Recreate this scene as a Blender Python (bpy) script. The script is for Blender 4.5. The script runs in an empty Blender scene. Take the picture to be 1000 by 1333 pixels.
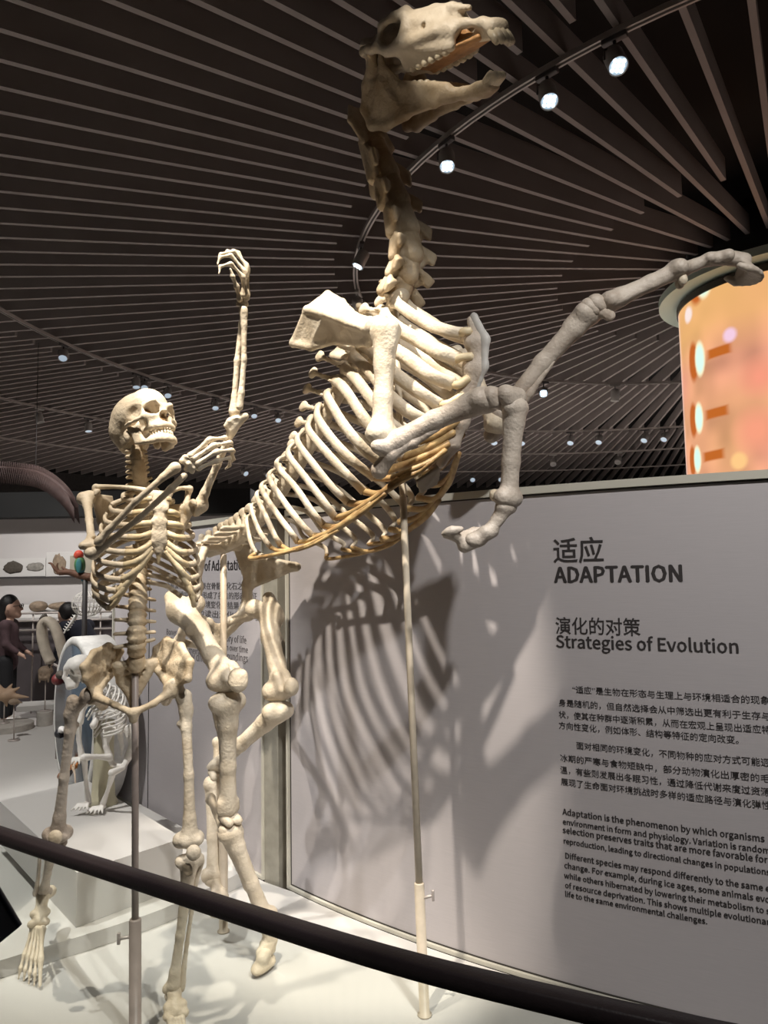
import bpy, bmesh, math, random
import numpy as np
from mathutils import Vector, Matrix, Quaternion

random.seed(7)
SC = bpy.context.scene
COL = SC.collection

# ------------------------------------------------------------------ camera
# Metres. z = 0 is the top of the low exhibition plinth, the camera stands at x = y = 0.
F_PX, CX, CY, CAM_H = 950.0, 500.0, 666.5, 1.25
PITCH, ROLL = math.radians(4.76), math.radians(1.0)
_f = np.array([0, math.cos(PITCH), math.sin(PITCH)])
_U0 = np.array([0, -math.sin(PITCH), math.cos(PITCH)])
_R0 = np.array([1.0, 0, 0])
_r = math.cos(ROLL) * _R0 - math.sin(ROLL) * _U0
_u = math.sin(ROLL) * _R0 + math.cos(ROLL) * _U0
EYE = np.array([0, 0, CAM_H])
cam_data = bpy.data.cameras.new('camera')
cam = bpy.data.objects.new('camera', cam_data)
COL.objects.link(cam)
cam_data.sensor_fit = 'VERTICAL'
cam_data.sensor_height = 24.0
cam_data.lens = 24.0 * F_PX / 1333.0
cam_data.clip_start = 0.05
M = Matrix.Identity(4)
for i in range(3):
    M[i][0], M[i][1], M[i][2], M[i][3] = _r[i], _u[i], -_f[i], EYE[i]
cam.matrix_world = M
SC.camera = cam

# ------------------------------------------------------------------ colour management, world, lights
SC.view_settings.view_transform = 'Standard'
SC.view_settings.look = 'None'
SC.view_settings.gamma = 1.0
SC.view_settings.use_curve_mapping = False
SC.view_settings.exposure = 0.0
world = bpy.data.worlds.new('hall')
SC.world = world
world.use_nodes = True
world.node_tree.nodes['Background'].inputs[0].default_value = (0.5, 0.45, 0.42, 1)
world.node_tree.nodes['Background'].inputs[1].default_value = 0.02


def spot(name, loc, target, power, angle, color=(1, 0.86, 0.68), blend=0.35, radius=0.03):
    d = bpy.data.lights.new(name, 'SPOT')
    d.energy, d.spot_size, d.spot_blend, d.shadow_soft_size, d.color = power, math.radians(angle), blend, radius, color
    o = bpy.data.objects.new(name, d)
    COL.objects.link(o)
    o.location = loc
    o.rotation_euler = (Vector(target) - Vector(loc)).to_track_quat('-Z', 'Y').to_euler()
    return o


WARM = (1.0, 0.90, 0.77)
NEUT = (1.0, 0.97, 0.93)
spot('key_spot', (-0.45, 1.15, 3.45), (-0.19, 2.38, 1.36), 470, 31, WARM, 0.4, 0.025)
spot('front_spot', (0.75, 0.45, 3.45), (-0.55, 2.3, 0.0), 230, 24, NEUT, 0.4, 0.016)
spot('figure_spot', (-1.0, 1.35, 3.45), (-0.74, 2.1, 1.3), 270, 30, WARM, 0.4, 0.02)
spot('skull_spot', (-0.4, 0.7, 3.45), (0.25, 1.90, 2.79), 125, 15.5, WARM, 0.5, 0.02)
spot('panel_spot', (0.9, -0.3, 3.45), (0.55, 2.3, 0.9), 330, 48, NEUT, 0.8, 0.05)
spot('plinth_spot', (-2.2, 2.2, 3.45), (-1.25, 3.5, 0.3), 330, 48, NEUT, 0.5, 0.03)
spot('wall_spot', (-4.3, 6.3, 3.45), (-4.6, 8.9, 0.5), 270, 75, NEUT, 0.7, 0.05)
spot('case_spot', (-2.6, 6.0, 3.45), (-3.3, 8.9, 0.4), 220, 60, NEUT, 0.7, 0.05)
spot('deck_spot', (-2.6, 3.6, 3.45), (-2.6, 5.0, 0.1), 300, 60, NEUT, 0.6, 0.04)
for lx, ly, pw in [(-4.2, 0.6, 170), (6.8, 2.4, 700), (5.5, 9.5, 1100), (-1.5, 9.5, 900), (-6.5, 5.0, 450), (1.0, 12.0, 1100), (-4.0, 13.0, 900), (2.2, 8.2, 800), (-8.5, 10.0, 700)]:
    spot('hall_fill_spot', (lx, ly, 3.42), (lx + 0.1, ly + 0.2, -0.25), pw, 105, (1, 0.93, 0.88), 0.8, 0.08)  # added unseen fill spots; their bounce off the floor brightens the slats


# ------------------------------------------------------------------ sight lines -> points of the hall
def ray(x, y):
    return _f + (x - CX) / F_PX * _r - (y - CY) / F_PX * _u


def PY(x, y, Y):
    """the point seen at (x, y) that lies Y metres in front of the camera"""
    d = ray(x, y)
    return EYE + d * (Y / d[1])


def PZ(x, y, z):
    d = ray(x, y)
    return EYE + d * ((z - CAM_H) / d[2])


# ------------------------------------------------------------------ materials
def new_mat(name):
    m = bpy.data.materials.new(name)
    m.use_nodes = True
    nt = m.node_tree
    return m, nt, nt.nodes, nt.links, nt.nodes['Principled BSDF']


def mat(name, color, rough=0.6, metal=0.0, var=0.12, scale=18.0, bump=0.0, spec=0.4, color2=None, bscale=None):
    m, nt, N, L, b = new_mat(name)
    b.inputs['Roughness'].default_value = rough
    b.inputs['Metallic'].default_value = metal
    b.inputs['Specular IOR Level'].default_value = spec
    tc = N.new('ShaderNodeTexCoord')
    nz = N.new('ShaderNodeTexNoise')
    nz.inputs['Scale'].default_value = scale
    nz.inputs['Detail'].default_value = 6
    L.new(tc.outputs['Object'], nz.inputs['Vector'])
    rp = N.new('ShaderNodeValToRGB')
    c2 = color2 or tuple(c * (1 - var * 2) for c in color)
    rp.color_ramp.elements[0].position = 0.3
    rp.color_ramp.elements[1].position = 0.62
    rp.color_ramp.elements[0].color = (*c2, 1)
    rp.color_ramp.elements[1].color = (*color, 1)
    L.new(nz.outputs['Fac'], rp.inputs['Fac'])
    L.new(rp.outputs['Color'], b.inputs['Base Color'])
    if bump:
        n2 = N.new('ShaderNodeTexNoise')
        n2.inputs['Scale'].default_value = bscale or scale * 4
        n2.inputs['Detail'].default_value = 5
        L.new(tc.outputs['Object'], n2.inputs['Vector'])
        bp = N.new('ShaderNodeBump')
        bp.inputs['Strength'].default_value = bump
        bp.inputs['Distance'].default_value = 0.01
        L.new(n2.outputs['Fac'], bp.inputs['Height'])
        L.new(bp.outputs['Normal'], b.inputs['Normal'])
    return m


def emit_mat(name, color, strength):
    m, nt, N, L, b = new_mat(name)
    b.inputs['Base Color'].default_value = (*color, 1)
    b.inputs['Emission Color'].default_value = (*color, 1)
    b.inputs['Emission Strength'].default_value = strength
    return m


BONE = mat('bone', (0.71, 0.625, 0.495), 0.48, 0, 0.1, 12, 0.28, 0.35, (0.52, 0.43, 0.31), 110)
BONE_BROWN = mat('bone_brown', (0.62, 0.52, 0.375), 0.48, 0, 0.1, 14, 0.3, 0.35, (0.38, 0.28, 0.17), 110)  # browner bone tone: horse neck and lower jaw, human spine and pelvis
BONE_WHITE = mat('bone_bleached', (0.85, 0.82, 0.77), 0.5, 0, 0.05, 14, 0.15)
BONE_GREY = mat('bone_grey_brown', (0.56, 0.49, 0.415), 0.5, 0, 0.1, 12, 0.3, 0.35, (0.34, 0.275, 0.22), 110)  # darker, greyer bone tone: horse forelegs and breastbone, human right leg
CARTILAGE = mat('cartilage', (0.54, 0.38, 0.18), 0.42, 0, 0.1, 30, 0.2, 0.4, (0.30, 0.17, 0.07), 90)
CARTILAGE_PALE = mat('cartilage_pale', (0.72, 0.61, 0.42), 0.42, 0, 0.1, 30, 0.2, 0.4, (0.62, 0.49, 0.29), 90)
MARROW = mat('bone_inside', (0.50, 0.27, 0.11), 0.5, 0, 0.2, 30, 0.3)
TOOTH = mat('tooth', (0.66, 0.57, 0.42), 0.35, 0, 0.15, 60, 0.0)
POLE_M = mat('pole_enamel', (0.50, 0.42, 0.34), 0.35, 0.0, 0.05, 8)
PLINTH_M = mat('plinth_paint', (0.56, 0.545, 0.52), 0.55, 0, 0.02, 2.5)
PANEL_M, _nt, _N, _L, _b = new_mat('panel_fabric')
_b.inputs['Roughness'].default_value = 0.75
_tc = _N.new('ShaderNodeTexCoord')
_mp = _N.new('ShaderNodeMapping')
_mp.inputs['Scale'].default_value = (8, 8, 260)
_nz = _N.new('ShaderNodeTexNoise')
_nz.inputs['Scale'].default_value = 2.0
_L.new(_tc.outputs['Object'], _mp.inputs['Vector'])
_L.new(_mp.outputs['Vector'], _nz.inputs['Vector'])
_rp = _N.new('ShaderNodeValToRGB')
_rp.color_ramp.elements[0].color = (0.41, 0.385, 0.395, 1)
_rp.color_ramp.elements[1].color = (0.47, 0.44, 0.45, 1)
_L.new(_nz.outputs['Fac'], _rp.inputs['Fac'])
_L.new(_rp.outputs['Color'], _b.inputs['Base Color'])
TRIM_M = mat('panel_trim', (0.52, 0.50, 0.43), 0.4, 0, 0.02, 4)
GAP_M = mat('shadow_gap', (0.05, 0.045, 0.04), 0.7, 0, 0.05, 5)
INK_SOFT = mat('ink_faded', (0.13, 0.12, 0.12), 0.6, 0, 0.02, 5)
INK = mat('ink', (0.035, 0.03, 0.03), 0.6, 0, 0.02, 5)
SLAT_M = mat('slat_paint', (0.31, 0.27, 0.255), 0.6, 0, 0.06, 3)
SOFFIT_M = mat('soffit_black', (0.012, 0.012, 0.012), 0.8, 0, 0.1, 3)
RAIL_M = mat('rail_powder_coat', (0.030, 0.022, 0.024), 0.42, 0, 0.06, 60, 0.1)
TRACK_M = mat('track_metal', (0.46, 0.41, 0.38), 0.4, 0.2, 0.05, 6)
LAMP_M = mat('lamp_housing', (0.42, 0.40, 0.38), 0.4, 0.2, 0.05, 6)
LAMP_DARK = mat('lamp_housing_dark', (0.10, 0.09, 0.09), 0.45, 0.2, 0.05, 6)
LED_M = emit_mat('led_on', (0.86, 0.95, 1.0), 3)
LENS_M = emit_mat('lens_glow', (0.50, 0.62, 0.74), 0.55)
LENS_OFF = mat('lens_off', (0.30, 0.29, 0.28), 0.2)
WALL_M = mat('wall_paint', (0.60, 0.57, 0.56), 0.7, 0, 0.02, 2)
FLOOR_M = mat('hall_floor', (0.50, 0.47, 0.45), 0.4, 0, 0.08, 3)
RING_M = mat('ring_paint', (0.66, 0.78, 0.66), 0.5, 0, 0.03, 3)
DARK_M = mat('dark_metal', (0.06, 0.055, 0.055), 0.5, 0, 0.1, 6)
# ------------------------------------------------------------------ object helpers
def root_of(o):
    while o.parent is not None:
        o = o.parent
    return o


# an Empty only has a location; its parts and their sub-parts keep zero transforms below it
def link_mesh(name, verts, faces, material, parent=None, smooth=True):
    me = bpy.data.meshes.new(name)
    off = np.array(root_of(parent).location) if parent is not None else np.zeros(3)
    v = np.asarray(verts, float) - off
    me.from_pydata(v.tolist(), [], [tuple(map(int, f)) for f in faces])
    if smooth:
        me.polygons.foreach_set('use_smooth', [True] * len(me.polygons))
    me.materials.append(material)
    me.update()
    o = bpy.data.objects.new(name, me)
    COL.objects.link(o)
    if parent is not None:
        o.parent = parent
    return o


def tag(o, label=None, cat=None, group=None, kind=None):
    if label:
        o['label'] = label
    if cat:
        o['category'] = cat
    if group:
        o['group'] = group
    if kind:
        o['kind'] = kind
    return o


def thing(name, loc, label, cat, group=None):
    o = bpy.data.objects.new(name, None)
    o.empty_display_size = 0.05
    COL.objects.link(o)
    o.location = [float(c) for c in loc]
    return tag(o, label, cat, group)


def struct(o):
    o['kind'] = 'structure'
    return o


class MB:
    """collects simple solids into one mesh"""
    def __init__(s):
        s.v, s.f = [], []

    def add(s, v, f):
        n = len(s.v)
        s.v += [tuple(p) for p in v]
        s.f += [tuple(i + n for i in q) for q in f]
        return s

    def box(s, c, size, rot=None, bevel=0.0):
        bm = bmesh.new()
        bmesh.ops.create_cube(bm, size=1)
        bmesh.ops.scale(bm, vec=size, verts=bm.verts)
        if bevel:
            bmesh.ops.bevel(bm, geom=bm.edges[:], offset=bevel, segments=2, affect='EDGES', profile=0.7)
        mt = Matrix.Translation(Vector([float(x) for x in c]))
        if rot is not None:
            mt = mt @ (rot.to_4x4() if not isinstance(rot, (int, float)) else Matrix.Rotation(rot, 4, 'Z'))
        bmesh.ops.transform(bm, matrix=mt, verts=bm.verts)
        return s.bm(bm)

    def bm(s, bm):
        bm.verts.index_update()
        s.add([v.co[:] for v in bm.verts], [[v.index for v in f.verts] for f in bm.faces])
        bm.free()
        return s

    def ball(s, c, r, seg=12):
        bm = bmesh.new()
        bmesh.ops.create_uvsphere(bm, u_segments=seg, v_segments=max(6, seg * 2 // 3), radius=1)
        r3 = (r, r, r) if isinstance(r, (int, float)) else r
        bmesh.ops.scale(bm, vec=r3, verts=bm.verts)
        bmesh.ops.translate(bm, vec=Vector([float(x) for x in c]), verts=bm.verts)
        return s.bm(bm)

    def tube(s, pts, rad, seg=10, flat=None, cap=True, sub=0):
        v, f = tube_geo(pts, rad, seg, flat, cap, sub)
        return s.add(v, f)

    def lathe(s, prof, origin=(0, 0, 0), axis=(0, 0, 1), seg=24):
        """prof: (radius, height) pairs along the axis"""
        a = Vector([float(x) for x in axis]).normalized()
        q = Vector((0, 0, 1)).rotation_difference(a)
        o = Vector([float(x) for x in origin])
        v, f = [], []
        for r, h in prof:
            for k in range(seg):
                t = 2 * math.pi * k / seg
                v.append(tuple(o + q @ Vector((r * math.cos(t), r * math.sin(t), h))))
        m = len(prof)
        for i in range(m - 1):
            for k in range(seg):
                k2 = (k + 1) % seg
                f.append((i * seg + k, i * seg + k2, (i + 1) * seg + k2, (i + 1) * seg + k))
        f.append(tuple(range(seg))[::-1])
        f.append(tuple((m - 1) * seg + k for k in range(seg)))
        return s.add(v, f)

    def out(s, name, material, parent=None, smooth=True):
        return link_mesh(name, s.v, s.f, material, parent, smooth)


def crom(P, n=6):
    """Catmull-Rom through the points, n steps per span"""
    P = np.asarray(P, float)
    if len(P) < 3:
        t = np.linspace(0, 1, n + 1)[:, None]
        return P[0] * (1 - t) + P[-1] * t
    Q = np.vstack([2 * P[0] - P[1], P, 2 * P[-1] - P[-2]])
    out = []
    for i in range(1, len(Q) - 2):
        for k in range(n):
            t = k / n
            a, b, c, d = Q[i - 1], Q[i], Q[i + 1], Q[i + 2]
            out.append(0.5 * (2 * b + (c - a) * t + (2 * a - 5 * b + 4 * c - d) * t * t + (3 * b - a - 3 * c + d) * t ** 3))
    out.append(Q[-2])
    return np.array(out)


def tube_geo(pts, rad, seg=10, flat=None, cap=True, sub=0):
    """tube along pts; rad scalar or list; flat = (vector, factor): the section is widened along the vector"""
    P = np.asarray(pts, float)
    r = np.full(len(P), rad, float) if np.isscalar(rad) else np.asarray(rad, float)
    if sub:
        t0 = np.linspace(0, 1, len(P))
        P2 = crom(P, sub)
        r = np.interp(np.linspace(0, 1, len(P2)), t0, r)
        P = P2
    T = np.gradient(P, axis=0)
    T /= np.linalg.norm(T, axis=1)[:, None] + 1e-12
    ref = np.array(flat[0], float) if flat is not None else (np.array([0, 0, 1.0]) if abs(T[0][2]) < 0.9 else np.array([1.0, 0, 0]))
    v, f = [], []
    prev = None
    for i in range(len(P)):
        a = ref if (prev is None or flat is not None) else prev
        a = a - T[i] * (a @ T[i])
        if np.linalg.norm(a) < 1e-6:
            a = np.array([1.0, 0.3, 0.2]) - T[i] * (np.array([1.0, 0.3, 0.2]) @ T[i])
        a /= np.linalg.norm(a)
        prev = a
        b = np.cross(T[i], a)
        ka = flat[1] if flat is not None else 1.0
        for k in range(seg):
            t = 2 * math.pi * k / seg
            v.append(P[i] + a * (r[i] * ka * math.cos(t)) + b * (r[i] * math.sin(t)))
    n = len(P)
    for i in range(n - 1):
        for k in range(seg):
            k2 = (k + 1) % seg
            f.append((i * seg + k, i * seg + k2, (i + 1) * seg + k2, (i + 1) * seg + k))
    if cap:
        v.append(P[0] - T[0] * r[0] * 0.5)
        v.append(P[-1] + T[-1] * r[-1] * 0.5)
        for k in range(seg):
            k2 = (k + 1) % seg
            f.append((n * seg, k2, k))
            f.append((n * seg + 1, (n - 1) * seg + k, (n - 1) * seg + k2))
    return v, f


# ------------------------------------------------------------------ organic solids: blended distance fields, meshed by surface nets
class Blob:
    def __init__(s, h=0.004, k=0.008):
        s.h, s.k, s.items, s.lo, s.hi = h, k, [], [], []

    def _b(s, lo, hi):
        s.lo.append(lo)
        s.hi.append(hi)

    def cap(s, a, b, ra, rb=None, k=None, sub=False, flat=None):
        """rounded cone from a to b; flat = (direction, factor) squeezes it along the direction"""
        a, b = np.asarray(a, float), np.asarray(b, float)
        rb = ra if rb is None else rb
        fl = None
        if flat is not None:
            n = np.asarray(flat[0], float)
            fl = (n / np.linalg.norm(n), flat[1])

        def d(p):
            ab = b - a
            L2 = max(ab @ ab, 1e-12)
            t = np.clip(((p - a) @ ab) / L2, 0, 1)
            q = p - a - t[:, None] * ab
            l2 = (q * q).sum(1)
            if fl is not None:
                qn = q @ fl[0]
                l2 = l2 + qn * qn * (1 / fl[1] ** 2 - 1)
            dist = np.sqrt(l2) - (ra + (rb - ra) * t)
            return dist * (fl[1] if fl is not None and fl[1] < 1 else 1)
        if not sub:
            R = max(ra, rb) * (max(1, fl[1]) if fl else 1)
            s._b(np.minimum(a, b) - R, np.maximum(a, b) + R)
        s.items.append((d, s.k if k is None else k, sub))
        return s

    def path(s, pts, rad, k=None, sub=False, flat=None):
        rad = [rad] * len(pts) if np.isscalar(rad) else rad
        for i in range(len(pts) - 1):
            s.cap(pts[i], pts[i + 1], rad[i], rad[i + 1], k, sub, flat)
        return s

    def ell(s, c, r, R=None, k=None, sub=False):
        c = np.asarray(c, float)
        r = np.array([r, r, r] if np.isscalar(r) else r, float)
        R = np.eye(3) if R is None else np.asarray(R, float)

        def d(p):
            q = (p - c) @ R
            k0 = np.linalg.norm(q / r, axis=1)
            k1 = np.linalg.norm(q / (r * r), axis=1) + 1e-9
            return k0 * (k0 - 1) / k1
        if not sub:
            e = np.abs(R) @ r
            s._b(c - e, c + e)
        s.items.append((d, s.k if k is None else k, sub))
        return s

    def tri(s, a, b, c, r, k=None, sub=False):
        """a plate: triangle with rounded thickness"""
        a, b, c = (np.asarray(x, float) for x in (a, b, c))
        ba, cb, ac = b - a, c - b, a - c
        n = np.cross(ba, ac)

        def d(p):
            pa, pb, pc = p - a, p - b, p - c
            ins = (np.sign(pa @ np.cross(ba, n)) + np.sign(pb @ np.cross(cb, n)) + np.sign(pc @ np.cross(ac, n))) < 2.0

            def seg(e, q):
                t = np.clip((q @ e) / max(e @ e, 1e-12), 0, 1)
                w = q - t[:, None] * e
                return (w * w).sum(1)
            de = np.minimum(np.minimum(seg(ba, pa), seg(cb, pb)), seg(ac, pc))
            dp = (pa @ n) ** 2 / max(n @ n, 1e-18)
            return np.sqrt(np.where(ins, de, dp)) - r
        if not sub:
            s._b(np.minimum(np.minimum(a, b), c) - r, np.maximum(np.maximum(a, b), c) + r)
        s.items.append((d, s.k if k is None else k, sub))
        return s

    def fan(s, pts, r, k=None):
        for i in range(1, len(pts) - 1):
            s.tri(pts[0], pts[i], pts[i + 1], r, k)
        return s

    def geo(s):
        h = s.h
        lo = np.min(s.lo, 0) - 2.5 * h
        hi = np.max(s.hi, 0) + 2.5 * h
        n = np.ceil((hi - lo) / h).astype(int) + 1
        ax = [lo[i] + h * np.arange(n[i]) for i in range(3)]
        G = np.stack(np.meshgrid(*ax, indexing='ij'), -1).reshape(-1, 3)
        val = np.full(len(G), 1.0)
        for d, k, sub in s.items:
            x = d(G)
            if sub:
                x = -x
                hh = np.clip(0.5 - 0.5 * (val - x) / k, 0, 1)      # smooth max
                val = val * (1 - hh) + x * hh + k * hh * (1 - hh)
            else:
                hh = np.clip(0.5 + 0.5 * (val - x) / k, 0, 1)      # smooth min
                val = val * (1 - hh) + x * hh - k * hh * (1 - hh)
        V = val.reshape(n)
        return surface_nets(V, lo, h)

    def out(s, name, material, parent):
        v, f = s.geo()
        return link_mesh(name, v, f, material, parent)


def surface_nets(V, lo, h):
    n = np.array(V.shape)
    ins = V < 0
    c = n - 1
    S = np.zeros((*c, 3))
    W = np.zeros(c)
    offs = [(i, j, k) for i in (0, 1) for j in (0, 1) for k in (0, 1)]

    def sl(o):
        return tuple(slice(o[a], o[a] + c[a]) for a in range(3))
    for o in offs:
        for a in range(3):
            if o[a] == 1:
                continue
            o2 = list(o)
            o2[a] = 1
            A, B = V[sl(o)], V[sl(o2)]
            m = (A < 0) != (B < 0)
            t = np.where(m, A / np.where(np.abs(A - B) < 1e-12, 1, A - B), 0)
            for b in range(3):
                S[..., b] += np.where(m, (t if b == a else o[b]), 0)
            W += m
    act = W > 0
    idx = -np.ones(c, int)
    idx[act] = np.arange(act.sum())
    cell = np.argwhere(act)
    P = lo + h * (cell + S[act] / W[act][:, None])
    quads = []
    for a in range(3):
        b, d = (a + 1) % 3, (a + 2) % 3
        s0 = [slice(None)] * 3
        s1 = [slice(None)] * 3
        s0[a] = slice(0, n[a] - 1)
        s1[a] = slice(1, n[a])
        e = ins[tuple(s0)] != ins[tuple(s1)]
        E = np.argwhere(e)
        ok = (E[:, b] > 0) & (E[:, d] > 0) & (E[:, b] < n[b] - 1) & (E[:, d] < n[d] - 1)
        E = E[ok]
        if not len(E):
            continue

        def g(db, dd):
            q = E.copy()
            q[:, b] -= db
            q[:, d] -= dd
            return idx[q[:, 0], q[:, 1], q[:, 2]]
        Q = np.stack([g(1, 1), g(0, 1), g(0, 0), g(1, 0)], 1)
        st = ins[E[:, 0], E[:, 1], E[:, 2]]
        Q[~st] = Q[~st][:, ::-1]
        quads.append(Q)
    Q = np.vstack(quads)
    # one light smoothing pass keeps the outline and removes grid steps
    for lam in (0.5, 0.3):
        acc = np.zeros_like(P)
        cnt = np.zeros(len(P))
        for i in range(4):
            j = (i + 1) % 4
            np.add.at(acc, Q[:, i], P[Q[:, j]])
            np.add.at(acc, Q[:, j], P[Q[:, i]])
            np.add.at(cnt, Q[:, i], 1)
            np.add.at(cnt, Q[:, j], 1)
        P = P * (1 - lam) + lam * acc / np.maximum(cnt, 1)[:, None]
    return P, Q


def xf(R, t, s=1.0):
    R = np.asarray(R, float)
    t = np.asarray(t, float)
    return lambda x, y, z: R @ (np.array([x, y, z], float) * s) + t


def unit(v):
    v = np.asarray(v, float)
    return v / np.linalg.norm(v)
# ------------------------------------------------------------------ the setting
HUB = np.array([3.17, 5.53])          # centre of the radiating ceiling
Z_SLAT = 3.55
FLOOR_Z = -0.25


def polar(r, deg, z=0.0):
    return np.array([HUB[0] + r * math.cos(math.radians(deg)), HUB[1] + r * math.sin(math.radians(deg)), z])


def ring_band(r0, r1, z0, z1, a0, a1, n=96, c=HUB):
    """solid arc: radii r0..r1, heights z0..z1, angles a0..a1"""
    v, f = [], []
    closed = abs(a1 - a0) >= 360
    m = n if closed else n + 1
    for i in range(m):
        a = math.radians(a0 + (a1 - a0) * i / n)
        ca, sa = math.cos(a), math.sin(a)
        for r, z in ((r0, z0), (r1, z0), (r1, z1), (r0, z1)):
            v.append((c[0] + r * ca, c[1] + r * sa, z))
    for i in range(n):
        j = (i + 1) % m
        for k in range(4):
            k2 = (k + 1) % 4
            f.append((i * 4 + k, i * 4 + k2, j * 4 + k2, j * 4 + k))
    if not closed:
        f.append((0, 3, 2, 1))
        f.append(tuple((m - 1) * 4 + k for k in range(4)))
    return v, f


b = MB()
b.box((0, 8, FLOOR_Z - 0.05), (36, 36, 0.1))
struct(b.out('floor', FLOOR_M, None, False))
b = MB()
b.box((0, 8, 3.95), (36, 36, 0.1))
struct(b.out('ceiling', SOFFIT_M, None, False))
v, f = ring_band(17.0, 17.2, FLOOR_Z, 3.9, 0, 360, 96)
struct(link_mesh('wall_far', v, f, mat('wall_dark', (0.05, 0.045, 0.042), 0.8), None, False))

# back partition on the left, its black head band and the ledge of the picture strip
b = MB()
b.box((-5.6, 9.1, 0.87), (8.0, 0.2, 2.24))
struct(b.out('wall_back', WALL_M, None, False))
b = MB()
b.box((-5.6, 8.95, 2.14), (8.0, 0.5, 0.30))
struct(b.out('trim_1', SOFFIT_M, None, False))

# plinth: the low deck both skeletons stand on
RZ = 0.60
rp_ = [PZ(-260, 1000, RZ), PZ(-120, 1045, RZ), PZ(0, 1087, RZ), PZ(200, 1152, RZ), PZ(480, 1241, RZ), PZ(740, 1307, RZ), PZ(945, 1352, RZ), PZ(1180, 1398, RZ)]
rp_ = crom(rp_, 10)


def prism(name, poly, z0, z1, material, parent=None):
    bm = bmesh.new()
    vs = [bm.verts.new((float(p[0]), float(p[1]), z0)) for p in poly]
    fc = bm.faces.new(vs)
    ex = bmesh.ops.extrude_face_region(bm, geom=[fc])
    bmesh.ops.translate(bm, vec=(0, 0, z1 - z0), verts=[g for g in ex['geom'] if isinstance(g, bmesh.types.BMVert)])
    bmesh.ops.recalc_face_normals(bm, faces=bm.faces)
    mb = MB().bm(bm)
    return link_mesh(name, mb.v, mb.f, material, parent, False)


front = [(p[0] + 0.045, p[1] + 0.055) for p in rp_]
PC, PR = np.array([2.8187, 6.1186]), 4.4597          # the convex text wall is an arc of this circle
_qa, _qb = PZ(345, 1145, 0)[:2], PZ(296, 1118, 0)[:2]
_dq = unit(_qb - _qa)
_nq = np.array([-_dq[1], _dq[0]])
_nq = _nq if _nq[1] > 0 else -_nq
_d = ray(148, 820)
QT = np.linalg.solve(np.array([[_d[0], -_dq[0]], [_d[1], -_dq[1]]]), _qa)[1]      # length of the second wall
arcp = [PC + (PR + 0.014) * np.array([math.cos(math.radians(g)), math.sin(math.radians(g))]) for g in np.linspace(250, 224.2, 24)]
back = [tuple(p) for p in arcp] + [tuple(_qa + _dq * t - _nq * 0.014) for t in (-0.02, 0.4, QT)] + \
       [tuple(_qa + _dq * (QT + 0.02) + _nq * 0.3), (-1.6, 6.4), (-4.8, 6.4), (-4.8, 3.6)]
plinth = prism('exhibition_plinth', front + back, FLOOR_Z + 0.001, 0.0, PLINTH_M)
tag(plinth, 'low white plinth deck both skeletons stand on', 'plinth')

# step behind the skeletons
sp = [PZ(-75, 1298, 0), PZ(0, 1274, 0), PZ(168, 1220, 0), PZ(240, 1191, 0), PZ(316, 1153, 0)]
sp = crom(sp, 5)
wl = [_qa + _dq * t - _nq * 0.03 for t in np.linspace(0.10, QT * 0.72, 8)]
step = prism('plinth_step', [p[:2] for p in sp] + wl, 0.001, 0.055, PLINTH_M)
tag(step, 'thin curved white step on the plinth behind the human skeleton', 'plinth')

# tall box on the step that carries the small white skeleton
bz0, bz1 = 0.056, 0.238
pa, pb, pc = PZ(100, 1136, bz1), PZ(20, 1062, bz1), PZ(238, 1091, bz1)
pd = pb + (pc - pa)
ext = 1.35
pb, pd = pa + (pb - pa) * ext, pc + (pd - pc) * ext
v = [(*p[:2], z) for z in (bz0, bz1) for p in (pa, pc, pd, pb)]
f = [(0, 3, 2, 1), (4, 5, 6, 7), (0, 1, 5, 4), (1, 2, 6, 5), (2, 3, 7, 6), (3, 0, 4, 7)]
tag(link_mesh('display_block', v, f, PLINTH_M, None, False), 'white square-cornered display block under the small white skeleton', 'plinth')

# ------------------------------------------------------------------ ceiling slats, radiating from the screen column
T_S, H_S = 0.030, 0.14
SL = 'dark grey-brown ceiling slat running out from the screen column'


def slat(deg, r0, r1):
    a = math.radians(deg)
    dr = np.array([math.cos(a), math.sin(a)])
    dn = np.array([-dr[1], dr[0]]) * T_S / 2
    v = []
    for z in (Z_SLAT, Z_SLAT + H_S):
        for r, s in ((r0, -1), (r1, -1), (r1, 1), (r0, 1)):
            p = HUB + dr * r + dn * s
            v.append((p[0], p[1], z))
    f = [(0, 3, 2, 1), (4, 5, 6, 7), (0, 1, 5, 4), (1, 2, 6, 5), (2, 3, 7, 6), (3, 0, 4, 7)]
    o = link_mesh('ceiling_slat', v, f, SLAT_M, None, False)
    tag(o, SL, 'ceiling slat', 'radiating ceiling slats')


STEP = 360 / 42.0
A0 = 46.26 + 180
slats = []
for i in range(-9, 22):
    pass
k0 = 0
deg_lo, deg_hi = 62.0, 253.0
i = 0
q = STEP / 8
kk = int(math.ceil((deg_lo - A0) / q))
while A0 + kk * q <= deg_hi:
    deg = A0 + kk * q
    m8 = kk % 8
    if m8 == 0:
        slat(deg, 0.88, 14.5)
    elif m8 == 4:
        slat(deg, 1.74, 14.5)
    elif m8 in (2, 6):
        slat(deg, 3.52, 14.5)
    elif deg < 232:
        slat(deg, 6.75, 14.5)
    kk += 1

# ------------------------------------------------------------------ lighting tracks
def track(r, a0, a1, label, z=Z_SLAT - 0.028):
    v, f = ring_band(r - 0.018, r + 0.018, z, z + 0.027, a0, a1, 80)
    o = link_mesh('lighting_track', v, f, TRACK_M, None, False)
    tag(o, label, 'lighting track')
    w, g = ring_band(r - 0.006, r + 0.006, z - 0.0015, z + 0.001, a0, a1, 80)
    link_mesh('track_slot', w, g, GAP_M, o, False)
    return o


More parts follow.
